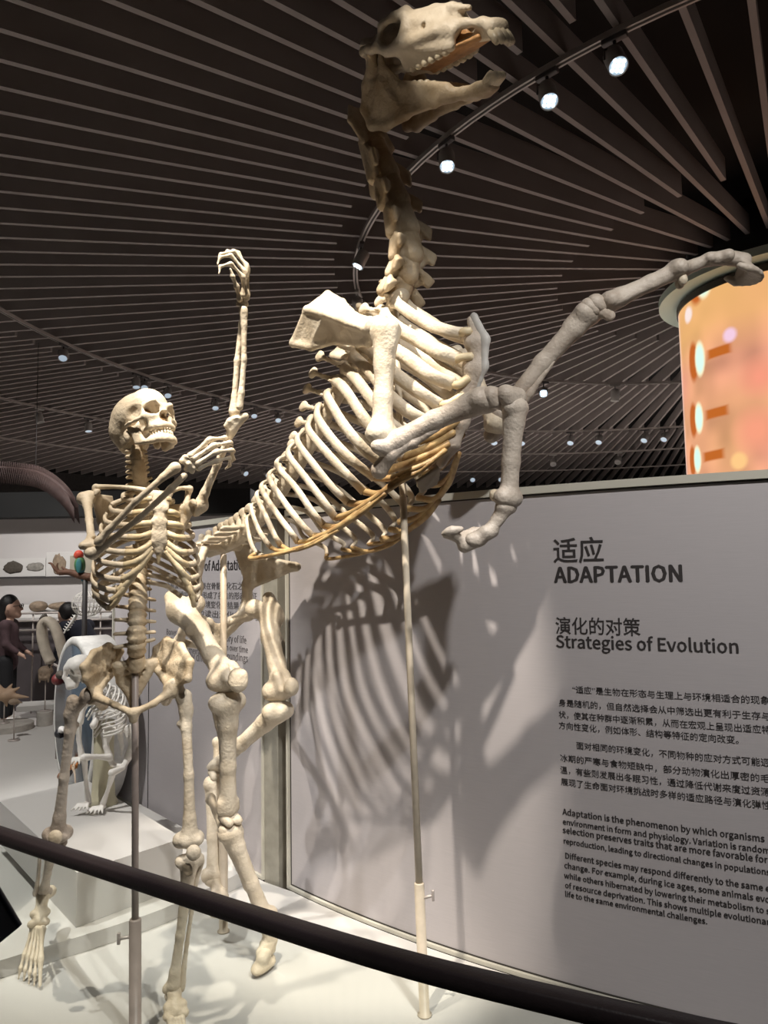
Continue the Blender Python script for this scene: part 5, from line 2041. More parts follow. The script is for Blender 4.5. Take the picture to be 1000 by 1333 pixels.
for s in (-1, 1):
    b.ell(SK(s * 0.032, 0.080, 0.017), (0.0200, 0.029, 0.0182), QR, 0.004, True)   # orbits
    b.ell(SK(s * 0.0085, 0.094, -0.008), (0.0105, 0.024, 0.017), QR, 0.004, True)  # nose opening
    b.ell(SK(s * 0.062, 0.040, 0.022), (0.015, 0.026, 0.024), QR, 0.006, True)     # temple hollow
    b.ell(SK(s * 0.050, 0.030, -0.010), (0.010, 0.022, 0.012), QR, 0.004, True)
hsk = b.out('skull', HB, human)
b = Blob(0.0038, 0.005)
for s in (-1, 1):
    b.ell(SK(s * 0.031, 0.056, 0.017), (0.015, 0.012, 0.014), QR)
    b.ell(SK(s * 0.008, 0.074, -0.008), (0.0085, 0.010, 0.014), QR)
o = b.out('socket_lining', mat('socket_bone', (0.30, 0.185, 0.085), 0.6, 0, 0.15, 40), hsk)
o['label'] = 'brown inner bone of the eye sockets and nose'
# lower jaw
b = Blob(0.0038, 0.007)
for s in (-1, 1):
    b.path([SK(s * 0.006, 0.088, -0.077), SK(s * 0.022, 0.080, -0.077), SK(s * 0.036, 0.052, -0.072), SK(s * 0.046, 0.018, -0.062)], [0.010, 0.0095, 0.0085, 0.008], None, False, (QR[:, 1], 0.9))
    b.path([SK(s * 0.006, 0.088, -0.068), SK(s * 0.022, 0.079, -0.067), SK(s * 0.033, 0.055, -0.063)], [0.0075, 0.0075, 0.007])
    b.fan([SK(s * 0.044, 0.03, -0.056), SK(s * 0.048, 0.008, -0.058), SK(s * 0.053, 0.004, -0.012), SK(s * 0.048, 0.030, -0.010)], 0.0055)
    b.cap(SK(s * 0.046, 0.004, -0.008), SK(s * 0.058, 0.004, -0.008), 0.006)
    b.cap(SK(s * 0.048, 0.030, -0.012), SK(s * 0.047, 0.034, 0.0), 0.005, 0.003)
b.ell(SK(0, 0.090, -0.080), (0.014, 0.007, 0.009), QR)
TOOTH_H = mat('tooth_ivory', (0.68, 0.60, 0.46), 0.35, 0, 0.05, 30)
hj = b.out('mandible', HB, human)
for part, z, up_, sz in ((hsk, -0.041, -QR[:, 2], 0.0125), (hj, -0.061, QR[:, 2], 0.0095)):
    arc_ = crom([SK(-0.032, 0.050, z), SK(-0.028, 0.070, z), SK(-0.016, 0.088, z), SK(0, 0.094, z), SK(0.016, 0.088, z), SK(0.028, 0.070, z), SK(0.032, 0.050, z)], 6)
    al = np.r_[0, np.cumsum(np.linalg.norm(np.diff(arc_, axis=0), axis=1))]
    for k in range(14):
        t = (k + 0.5) / 14 * al[-1]
        p = np.array([np.interp(t, al, arc_[:, q]) for q in range(3)])
        mb = MB()
        mb.tube([p - up_ * 0.004, p + up_ * sz * 0.5, p + up_ * sz * 0.72], [0.0030, 0.0034, 0.0028], 7)
        mb.out('tooth', TOOTH_H, part)

hp_b = PZ(176, 1352, 0)
support_pole((hp_b[0], hp_b[1], 0.001), 0.31, PY(176, 862, hp_b[1] + 0.01), 0.0165, 0.0095, 'thin grey pole holding up the human skeleton by its hips', (-0.9, -0.3, 0.0), mat('pole_grey', (0.30, 0.25, 0.225), 0.4))
# ------------------------------------------------------------------ things further back on the left
WOOD = mat('driftwood', (0.16, 0.075, 0.045), 0.7, 0, 0.2, 20, 0.4)
BOARD_W = mat('print_board', (0.66, 0.64, 0.62), 0.6, 0, 0.02, 3)
FOSSIL_D = mat('fossil_dark', (0.09, 0.075, 0.06), 0.7, 0, 0.2, 30)
FOSSIL_B = mat('fossil_brown', (0.32, 0.24, 0.17), 0.7, 0, 0.2, 25, 0.3)
FOSSIL_G = mat('fossil_grey', (0.30, 0.28, 0.25), 0.7, 0, 0.2, 25)
GREEN_W = mat('trunk_plaster', (0.62, 0.58, 0.42), 0.6, 0, 0.1, 8, 0.3)
WALL_Y = 8.995


def blob_disc(c, rx, rz, depth, name, material, parent, seed=0):
    """flat-backed stone seen on a board"""
    rd = np.random.RandomState(seed)
    mb = MB()
    n = 24
    v, f = [], []
    k = 1 + 0.10 * np.sin(np.arange(n) / n * 2 * math.pi * 3 + seed) * rd.rand() + 0.05 * rd.randn(n)
    for lv, (s, d) in enumerate(((1.0, 0), (0.96, 0.6), (0.7, 1.0))):
        for i in range(n):
            t = 2 * math.pi * i / n
            v.append((c[0] + rx * s * k[i] * math.cos(t), c[1] - depth * d, c[2] + rz * s * k[i] * math.sin(t)))
    for lv in range(2):
        for i in range(n):
            j = (i + 1) % n
            f.append((lv * n + i, lv * n + j, (lv + 1) * n + j, (lv + 1) * n + i))
    f.append(tuple(2 * n + i for i in range(n)))
    f.append(tuple(range(n))[::-1])
    return link_mesh(name, v, f, material, parent)


def wall_board(x0, x1, y0, y1, label):
    a_, c_ = PY(x0, y0, WALL_Y), PY(x1, y1, WALL_Y)
    t = thing('picture_board', ((a_[0] + c_[0]) / 2, WALL_Y, c_[2]), label, 'picture')
    b = MB()
    b.box(((a_[0] + c_[0]) / 2, WALL_Y - 0.012, (a_[2] + c_[2]) / 2), (c_[0] - a_[0], 0.02, a_[2] - c_[2]), None, 0.003)
    b.out('board', BOARD_W, t, False)
    return t


t = wall_board(-30, 60.3, 728, 750, 'white picture board at the left edge with a dark round fossil and a grey slab')
blob_disc(PY(17, 739, WALL_Y - 0.023), 0.125, 0.075, 0.012, 'fossil_print', FOSSIL_D, t, 3)
blob_disc(PY(46, 738, WALL_Y - 0.023), 0.11, 0.055, 0.010, 'slab_print', FOSSIL_G, t, 5)
t = wall_board(61.5, 150, 719, 750, 'taller white picture board with an oval brown fossil')
blob_disc(PY(77, 735, WALL_Y - 0.023), 0.085, 0.125, 0.012, 'fossil_print', FOSSIL_B, t, 8)
b = MB()
p = PY(106, 735, WALL_Y - 0.026)
b.box(p, (0.28, 0.008, 0.22))
b.out('landscape_print', mat('print_pale', (0.42, 0.38, 0.30), 0.6, 0, 0.1, 6), t, False)
a_, c_ = PY(-30, 751, WALL_Y), PY(150, 751, WALL_Y)
b = MB()
b.box(((a_[0] + c_[0]) / 2, WALL_Y - 0.05, a_[2] - 0.020), (c_[0] - a_[0], 0.10, 0.022), None, 0.003)
tag(b.out('picture_ledge', DARK_M, None, False), 'thin dark ledge under the white picture boards', 'ledge')

# low wall case with two fossils and its guard rails
zc = PY(60, 796, 8.6)[2]
xa, xb = PY(-40, 796, 8.6)[0], PY(150, 796, 8.6)[0]
t = thing('wall_case', ((xa + xb) / 2, 8.55, FLOOR_Z), 'long pale sloping wall case under the picture boards', 'display case')
rot = Matrix.Rotation(math.radians(14), 3, 'X')
b = MB()
b.box(((xa + xb) / 2, 8.68, zc - 0.005), (xb - xa, 0.56, 0.03), rot, 0.004)
b.out('case_top', BOARD_W, t, False)
b = MB()
b.box(((xa + xb) / 2, 8.72, (zc - 0.12 + FLOOR_Z) / 2), (xb - xa, 0.46, zc - 0.12 - FLOOR_Z))
b.out('case_base', mat('case_front', (0.10, 0.085, 0.09), 0.6, 0, 0.1, 5), t, False)


def rock(px, py, Y, rx, ry, rz, label, material, seed, cat='fossil'):
    p = PY(px, py, Y)
    rd = np.random.RandomState(seed)
    b = Blob(0.012, 0.03)
    b.ell(p, (rx, ry, rz))
    for _ in range(7):
        o_ = rd.uniform(-0.6, 0.6, 3) * (rx, ry, rz)
        b.ell(p + o_, (rx * 0.42, ry * 0.42, rz * 0.55))
    return tag(b.out('fossil_specimen', material, None), label, cat)


rock(50, 789, 8.55, 0.10, 0.10, 0.06, 'rounded brown fossil in the wall case, the left one', FOSSIL_B, 2)
rock(76, 789, 8.55, 0.12, 0.08, 0.042, 'flat brown fossil in the wall case, the right one', FOSSIL_B, 4)
gq = PY(60, 810, 8.3)
t = thing('guard_rail', (gq[0], gq[1], FLOOR_Z), 'thin metal guard rail of three bars in front of the wall case', 'guard rail')
for yy in (799, 809, 821):
    a_, c_ = PY(-40, yy + 1, 8.3), PY(150, yy - 3, 8.3)
    b = MB()
    b.tube([a_, c_], 0.011, 8)
    b.out('bar', TRACK_M, t)
for px in (-30, 42, 130):
    q = PY(px, 810, 8.3)
    b = MB()
    b.tube([(q[0], q[1] + 0.02, FLOOR_Z + 0.002), (q[0], q[1] + 0.02, PY(px, 797, 8.3)[2])], 0.009, 8)
    b.out('post', TRACK_M, t)

# --- driftwood with a parrot, on a post
PB = 4.7
q0 = PY(111, 752, PB)
t = thing('driftwood_branch', (q0[0], q0[1], 0.0), 'dark forked driftwood branch on a post beside the human elbow', 'branch')
b = MB()
b.tube([PY(120, 752, PB), PY(104, 749, PB), PY(90, 745, PB), PY(77, 746, PB)], [0.026, 0.024, 0.02, 0.016], 10, None, True, 5)
b.tube([PY(80, 746, PB), PY(72, 741, PB), PY(67, 734, PB), PY(63, 733, PB)], [0.015, 0.011, 0.008, 0.004], 8, None, True, 5)
b.tube([PY(77, 747, PB), PY(74, 739, PB), PY(75, 733, PB)], [0.014, 0.01, 0.004], 8, None, True, 5)
b.tube([PY(92, 745, PB), PY(84, 741, PB), PY(80, 738, PB)], [0.014, 0.009, 0.004], 8, None, True, 4)
b.out('branch', WOOD, t)
b = MB()
b.tube([(q0[0], q0[1], 0.002), q0], 0.016, 12)
b.out('post', DARK_M, t)
c = PY(104, 733, PB)
t = thing('parrot', c - [0, 0, 0.1], 'small stuffed parrot, red, green and blue, on the driftwood branch', 'bird')
b = Blob(0.005, 0.015)
b.ell(c + [0, 0, -0.01], (0.034, 0.034, 0.056))
b.out('body', mat('feather_green', (0.10, 0.24, 0.10), 0.6), t)
b = Blob(0.005, 0.012)
b.ell(c + [-0.008, 0, 0.052], (0.030, 0.028, 0.032))
b.out('head', mat('feather_red', (0.75, 0.10, 0.06), 0.6), t)
b = Blob(0.004, 0.006)
b.cap(c + [-0.034, 0, 0.054], c + [-0.046, 0, 0.036], 0.009, 0.003)
b.out('beak', TOOTH, t)
b = Blob(0.005, 0.01)
b.cap(c + [0.004, 0, -0.04], c + [0.02, 0, -0.11], 0.022, 0.010)
b.out('tail', mat('feather_blue', (0.10, 0.32, 0.42), 0.6), t)
for s in (-1, 1):
    b = Blob(0.005, 0.01)
    b.ell(c + [0.006, s * 0.03, -0.018], (0.020, 0.009, 0.05))
    b.out('wing', mat('feather_teal', (0.06, 0.24, 0.25), 0.6), t)

# --- round vitrine, a drum standing on edge, with specimens on its face
vc = PY(97, 941, 4.15)
vv = unit([vc[0], vc[1], 0])
vp = np.array([vv[1], -vv[0], 0])
vn = -(0.972 * vp + 0.235 * vv)              # face normal
RD = 0.455
vc[2] = RD + 0.012
t = thing('round_vitrine', (vc[0], vc[1], 0), 'round white-rimmed vitrine standing on edge with a dark blue face', 'display case')
b = MB()
b.lathe([(RD - 0.05, 0.0), (RD - 0.045, 0.012), (RD - 0.006, 0.012), (RD, 0.004), (RD, -0.17), (RD - 0.02, -0.175)], vc, vn, 64)
b.out('rim', mat('vitrine_white', (0.72, 0.71, 0.68), 0.45), t)
b = MB()
b.lathe([(RD - 0.048, 0.004), (RD - 0.048, 0.0145)], vc, vn, 64)
b.out('face', mat('vitrine_face', (0.085, 0.11, 0.14), 0.15, 0, 0.2, 6, 0, 0.5, (0.05, 0.06, 0.075)), t)
side = unit(np.cross([0, 0, 1], vn))


def on_face(u, w, d=0.03):
    return vc + side * u + np.array([0, 0, w]) + vn * d


def bird(c, s, mats, label, name='mounted_bird', cat='bird'):
    t = thing(name, c, label, cat)
    b = Blob(0.004, 0.01)
    b.ell(c, (s * 0.7, s, s * 0.7))
    b.cap(c - side * s * 0.6, c - side * s * 1.8 - UP * s * 0.3, s * 0.4, s * 0.15)
    b.out('body', mats[0], t)
    b = Blob(0.004, 0.008)
    b.ell(c + side * s * 0.8 + UP * s * 0.6, (s * 0.5,) * 3)
    b.cap(c + side * s * 1.2 + UP * s * 0.6, c + side * s * 1.7 + UP * s * 0.5, s * 0.15, s * 0.05)
    b.out('head', mats[1], t)
    return t


bird(on_face(-0.17, -0.10, 0.035), 0.042, (mat('plume_black', (0.02, 0.02, 0.025), 0.4), BOARD_W), 'black bird with a pale head at the left edge of the round vitrine')
bird(on_face(-0.13, -0.33, 0.03), 0.034, (mat('plume_brown', (0.20, 0.09, 0.05), 0.6), FOSSIL_B), 'small brown bird at the bottom left of the round vitrine')
bird(on_face(-0.22, 0.20, 0.04), 0.05, (mat('plume_wine', (0.16, 0.03, 0.03), 0.5), FOSSIL_D), 'dark red bird high on the round vitrine')
c = on_face(0.10, -0.22, 0.034)
t = thing('orange_crab', c, 'orange crab on the blue face of the round vitrine', 'crab')
b = Blob(0.004, 0.008)
b.ell(c, (0.05, 0.05, 0.028))
b.out('shell', mat('crab_orange', (0.72, 0.26, 0.07), 0.4), t)
for s in (-1, 1):
    b = MB()
    for k in range(4):
        a0_ = c + side * s * 0.03 + vn * 0.01
        b.tube([a0_, a0_ + side * s * (0.05 + 0.01 * k) + UP * (0.03 - 0.02 * k), a0_ + side * s * (0.07 + 0.01 * k) + UP * (-0.01 - 0.03 * k)], 0.004, 6)
    b.out('leg_row', mat('crab_leg', (0.70, 0.55, 0.42), 0.5), t)

# --- small cage-like fish skeleton on a rod
c = PY(114, 786, 4.95)
t = thing('fish_skeleton', (c[0], c[1], 0), 'round cage-like white fish skeleton on a thin rod below the human ribs', 'skeleton')
b = MB()
for k in range(12):
    a_ = math.pi * k / 12
    pts = [c + np.array([0.10 * math.cos(u) * math.cos(a_), 0.10 * math.cos(u) * math.sin(a_), 0.085 * math.sin(u)]) for u in np.linspace(-1.45, 1.45, 12)]
    b.tube(pts, 0.0028, 5)
    pts = [c + np.array([-0.10 * math.cos(u) * math.cos(a_), -0.10 * math.cos(u) * math.sin(a_), 0.085 * math.sin(u)]) for u in np.linspace(-1.45, 1.45, 12)]
    b.tube(pts, 0.0028, 5)
for z in (-0.05, -0.02, 0.02, 0.05):
    r_ = 0.10 * math.sqrt(max(0, 1 - (z / 0.085) ** 2))
    b.tube([c + np.array([r_ * math.cos(u), r_ * math.sin(u), z]) for u in np.linspace(0, 2 * math.pi, 24)], 0.0022, 5)
b.out('rib_cage', BONE_WHITE, t)
b = MB()
b.tube([PY(99, 801, 4.95), PY(92, 812, 4.95), PY(83, 824, 4.95)], [0.012, 0.009, 0.005], 8, None, True, 4)
for k in range(7):
    p = PY(98 - 2 * k, 803 + 3 * k, 4.95)
    b.tube([p + [-0.02, 0, 0.014], p, p + [0.022, 0, 0.006]], 0.003, 5)
b.out('tail_spine', BONE_WHITE, t)
b = MB()
b.tube([(c[0] - 0.02, c[1], 0.002), (c[0] - 0.02, c[1], c[2] - 0.07)], 0.006, 8)
b.out('rod', TRACK_M, t)

# --- shark jaw, open arch with a dark toothed edge
t = thing('shark_jaw', PY(62, 1015, 5.2) * [1, 1, 0], 'open pale jaw arch with a dark toothed edge, left of the round vitrine', 'jaw')
arc_ = crom([PY(86, 866, 5.2), PY(80, 842, 5.2), PY(73, 820, 5.2), PY(64, 808, 5.2), PY(56, 812, 5.2), PY(55, 828, 5.2), PY(60, 848, 5.2), PY(66, 862, 5.2)], 6)
b = MB()
b.tube(arc_, [0.030] * len(arc_), 10, ((0.3, 1, 0), 1.5))
b.out('jaw_bone', mat('jaw_beige', (0.50, 0.44, 0.36), 0.5), t)
b = MB()
for i in range(20, len(arc_) - 1, 1):
    p = arc_[i]
    out = unit(p - PY(66, 838, 5.2))
    tn = unit(arc_[i + 1] - arc_[i - 1])
    b.tube([p + out * 0.022, p + out * 0.055], [0.014, 0.002], 5)
b.out('tooth_row', FOSSIL_D, t)
b = MB()
b.tube([PY(76, 862, 5.2) * [1, 1, 0] + [0, 0, 0.002], PY(76, 866, 5.2)], 0.010, 8)
b.tube([PY(86, 866, 5.2), PY(76, 868, 5.2), PY(66, 862, 5.2)], 0.009, 8)
b.out('stand', TRACK_M, t)

# --- pedestals and small casts on rods, far left
def pedestal(px, py, r, h, label):
    p = PZ(px, py, 0.0)
    b = MB()
    b.lathe([(r, 0.001), (r, h - 0.006), (r - 0.006, h)], (p[0], p[1], 0), (0, 0, 1), 40)
    return tag(b.out('round_pedestal', mat('pedestal_grey', (0.46, 0.43, 0.39), 0.6), None, False), label, 'pedestal'), p


pd1, pq = pedestal(8, 950, 0.21, 0.055, 'wide flat round pedestal at the left edge')
pd2, pq2 = pedestal(58, 944, 0.065, 0.12, 'small drum pedestal left of the round vitrine')
b = MB()
p = PZ(40, 926, 0.0)
b.box((p[0], p[1] + 0.15, 0.026), (0.34, 0.30, 0.05), 0.3, 0.004)
tag(b.out('low_display_slab', PLINTH_M, None, False), 'low pale display slab behind the drum pedestal', 'plinth')


def on_rod(name, base, top, label, cat):
    t = thing(name, base, label, cat)
    b = MB()
    b.lathe([(0.045, 0.0), (0.045, 0.006)], base + np.array([0, 0, 0.001]), (0, 0, 1), 20)
    b.out('foot_plate', TRACK_M, t)
    b = MB()
    b.tube([base + np.array([0, 0, 0.006]), top], 0.005, 8)
    b.out('rod', TRACK_M, t)
    return t


base = np.array([pq2[0], pq2[1], 0.12])
top = np.array([pq2[0], pq2[1], PY(54, 878, pq2[1])[2]])
t = on_rod('small_skull', base, top, 'small domed skull cast on a rod above the drum pedestal', 'skull')
b = Blob(0.006, 0.012)
b.ell(top + [0, 0, 0.03], (0.062, 0.058, 0.045))
b.ell(top + [0.0, -0.03, -0.01], (0.046, 0.03, 0.038))
for s in (-1, 1):
    b.ell(top + [s * 0.022, -0.058, -0.005], (0.015, 0.016, 0.015), None, 0.006, True)
    b.cap(top + [s * 0.044, -0.02, 0.0], top + [s * 0.036, -0.03, -0.06], 0.010, 0.008)
b.out('skull_cast', FOSSIL_B, t)
base = PZ(18, 964, 0.0)
top = PY(18, 917, base[1])
t = on_rod('animal_cast', base, top, 'small brown spiky animal skull on a rod in front of the flat pedestal', 'skull')
b = Blob(0.006, 0.012)
b.ell(top + [0, 0, 0.02], (0.04, 0.04, 0.024))
b.cap(top + [0.02, 0, 0.02], top + [0.07, 0, 0.01], 0.014, 0.005)
b.out('skull_cast', FOSSIL_B, t)
base = np.array([pq[0] - 0.02, pq[1], 0.055])
top = PY(6, 905, pq[1])
top = np.array([base[0], base[1], top[2]])
t = on_rod('horned_cast', base, top, 'larger tan horned skull on a rod on the flat pedestal', 'skull')
b = Blob(0.007, 0.015)
b.ell(top, (0.085, 0.06, 0.05))
for d_ in ((0.2, 0, -0.02), (0.06, 0, 0.09), (-0.06, 0, 0.1), (0.12, 0, 0.06), (0.02, 0, -0.09), (-0.15, 0, 0.02)):
    b.cap(top, top + d_, 0.035, 0.008)
b.out('skull_cast', mat('cast_tan', (0.42, 0.29, 0.19), 0.6, 0, 0.1, 20), t)

# --- small white ape skeleton with its trunk, on the display block
D0 = 3.35
A = lambda x, y, dY=0.0: PY(x, y, D0 + dY)
ft = PZ(122, 1054, 0.238)
D0 = ft[1]
t = thing('trunk_stand', (ft[0], ft[1] + 0.06, 0.238), 'pale fluted trunk stand the small white skeleton leans on', 'stand')
b = MB()
tb = np.array([ft[0] + 0.01, ft[1] + 0.08, 0.239])
tt_ = A(124, 938, 0.08)
prof_n = 28
v, f = [], []
for i, (z, r_) in enumerate(((0.239, 0.062), (0.27, 0.048), (0.36, 0.042), (0.5, 0.040), (tt_[2], 0.043))):
    for k in range(prof_n):
        u = 2 * math.pi * k / prof_n
        rr = r_ * (1 + 0.09 * (k % 2))
        v.append((tb[0] + rr * math.cos(u), tb[1] + rr * math.sin(u), z))
for i in range(4):
    for k in range(prof_n):
        k2 = (k + 1) % prof_n
        f.append((i * prof_n + k, i * prof_n + k2, (i + 1) * prof_n + k2, (i + 1) * prof_n + k))
f.append(tuple(range(prof_n))[::-1])
f.append(tuple(4 * prof_n + k for k in range(prof_n)))
link_mesh('trunk', v, f, GREEN_W, t)

ape = thing('ape_skeleton', (ft[0], ft[1], 0.238), 'small white ape skeleton crouching on the display block behind the human pelvis', 'skeleton')
b = Blob(0.005, 0.01)
b.ell(A(105, 866), (0.052, 0.062, 0.048))
b.ell(A(94, 868), (0.030, 0.03, 0.026))
b.path([A(86, 868), A(92, 861), A(100, 858)], [0.010, 0.012, 0.012])
b.path([A(86, 871), A(84, 882), A(90, 893)], [0.010, 0.009, 0.012])
b.path([A(104, 880), A(98, 892), A(90, 895)], [0.012, 0.012, 0.012])
b.tri(A(86, 872), A(90, 893), A(104, 882), 0.008)
b.ell(A(94, 874, -0.035), (0.014, 0.03, 0.012), None, 0.005, True)
b.ell(A(87, 880, -0.02), (0.008, 0.03, 0.010), None, 0.005, True)
b.ell(A(104, 876, -0.05), (0.016, 0.02, 0.012), None, 0.005, True)
b.out('skull', BONE_WHITE, ape)
spx = crom([A(108, 886), A(122, 888), A(138, 896), A(148, 912), A(154, 930), A(157, 944)], 8)
for i in range(0, len(spx) - 1, 2):
    b = Blob(0.005, 0.006)
    tn = unit(spx[i + 1] - spx[i])
    b.cap(spx[i], spx[i] + tn * 0.010, 0.012)
    b.cap(spx[i], spx[i] + np.array([0.02, -0.0, 0.022]), 0.006, 0.005)
    b.out('vertebra', BONE_WHITE, ape)
b = Blob(0.005, 0.008)
b.path([A(156, 946), A(157, 960), A(159, 972), A(158, 984)], [0.016, 0.011, 0.008, 0.005])
b.out('sacrum', BONE_WHITE, ape)
for k in range(10):
    t_ = 0.28 + 0.062 * k
    p = spx[int(t_ * (len(spx) - 1))]
    w = 0.055 + 0.03 * math.sin(math.pi * k / 10)
    for s in (-1, 1):
        q = crom([p, p + np.array([s * w * 0.7, -0.02 * s, 0.006]), p + np.array([s * w * 0.9 - 0.02, -0.05 * s - 0.02, -0.05]), p + np.array([s * w * 0.3 - 0.075, -0.02, -0.085])], 5)
        v, f = tube_geo(q, 0.0048, 6)
        link_mesh('rib', v, f, BONE_WHITE, ape)
b = Blob(0.005, 0.009)
for s, pts in ((-1, [(150, 948), (140, 944), (134, 956), (138, 972), (142, 984)]), (1, [(160, 948), (170, 944), (175, 956), (171, 972), (167, 984)])):
    P_ = [A(x, y, 0.0) for x, y in pts]
    b.fan([P_[0], P_[1], P_[2], P_[3]], 0.006)
    b.path(P_[1:], [0.008, 0.008, 0.012, 0.016])
b.path([A(142, 986), A(146, 995), A(155, 998), A(163, 995), A(167, 986)], [0.014, 0.010, 0.010, 0.010, 0.014])
b.out('pelvis', BONE_WHITE, ape)
for nm, pts, r_ in (('humerus', [(114, 902, -0.03), (108, 925, -0.05), (104, 940, -0.06)], 0.011), ('humerus', [(134, 906, 0.05), (128, 930, 0.0), (122, 944, -0.03)], 0.011),
                    ('radius', [(103, 940, -0.06), (104, 965, -0.06), (107, 984, -0.06)], 0.0085), ('ulna', [(101, 938, -0.06), (101, 962, -0.05), (105, 985, -0.05)], 0.007),
                    ('femur', [(142, 986, -0.02), (126, 985, -0.06), (110, 986, -0.09)], 0.0115), ('femur', [(167, 986, 0.03), (160, 1000, -0.06), (146, 1006, -0.10)], 0.0115),
                    ('tibia', [(110, 990, -0.09), (112, 1020, -0.05), (115, 1042, -0.03)], 0.0095), ('tibia', [(146, 1010, -0.10), (140, 1030, -0.06), (134, 1046, -0.03)], 0.0095)):
    P_ = [A(*q) for q in pts]
    b = Blob(0.005, 0.008)
    b.path(P_, [r_ * 1.5, r_ * 0.85, r_ * 1.5])
    b.out(nm, BONE_WHITE, ape)
for nm, c_, n_ in (('hand', (106, 987, -0.06), 4), ('foot', (114, 1046, -0.03), 5), ('foot', (133, 1050, -0.03), 5)):
    c_ = A(*c_)
    b = Blob(0.004, 0.006)
    b.ell(c_, (0.018, 0.018, 0.010))
    for k in range(n_):
        d_ = np.array([(k - (n_ - 1) / 2) * 0.017 - 0.01, -0.06, -0.008])
        e_ = c_ + d_
        e_[2] = max(e_[2], 0.246) if nm == 'foot' else e_[2]
        b.path([c_, c_ * 0.4 + e_ * 0.6 + [0, 0, 0.012], e_], [0.008, 0.006, 0.0045])
    b.out(nm, BONE_WHITE, ape)

# --- long dark snake skeleton hung under the ceiling at the far left
sn = crom([PY(-60, 606, 7.0), PY(-20, 610, 7.0), PY(20, 613, 7.0), PY(50, 618, 7.0), PY(72, 630, 7.0), PY(88, 645, 7.0), PY(98, 660, 7.1)], 14)
t = thing('hanging_snake_skeleton', sn[30], 'long dark rib-fringed snake skeleton hanging under the ceiling at far left', 'skeleton')
BROWN = mat('bone_dark_brown', (0.07, 0.042, 0.038), 0.7)
v, f = tube_geo(sn, 0.036, 10)
link_mesh('backbone', v, f, BROWN, t)
b = MB()
for i in range(1, len(sn) - 1):
    tn = unit(sn[i + 1] - sn[i - 1])
    up_ = unit(np.cross(tn, [0, 1, 0]))
    for s in (-1, 1):
        b.tube([sn[i], sn[i] + np.array([0, s * 0.05, 0.02]) + tn * 0.01, sn[i] + np.array([0, s * 0.06, -0.13]) + tn * 0.05], [0.008, 0.007, 0.003], 5)
    b.tube([sn[i], sn[i] + np.array([0, 0, 0.085])], [0.012, 0.004], 5)
o = b.out('rib_fringe', BROWN, t)
o['kind'] = 'stuff'
b = MB()
for i in (8, 40):
    b.tube([sn[i], (sn[i][0], sn[i][1], 3.56)], 0.004, 6)
b.out('hanging_wire', DARK_M, t)


# ------------------------------------------------------------------ two visitors in the distance
SKIN = mat('skin', (0.50, 0.32, 0.24), 0.55, 0, 0.05, 12)
HAIR = mat('hair_black', (0.012, 0.010, 0.010), 0.45, 0, 0.1, 60, 0.3)


def body(joints, bones, material_pairs, t, h=0.012, k=0.03):
    b = Blob(h, k)
    for a_, c_, ra, rb in bones:
        b.cap(joints[a_], joints[c_], ra, rb)
    return b


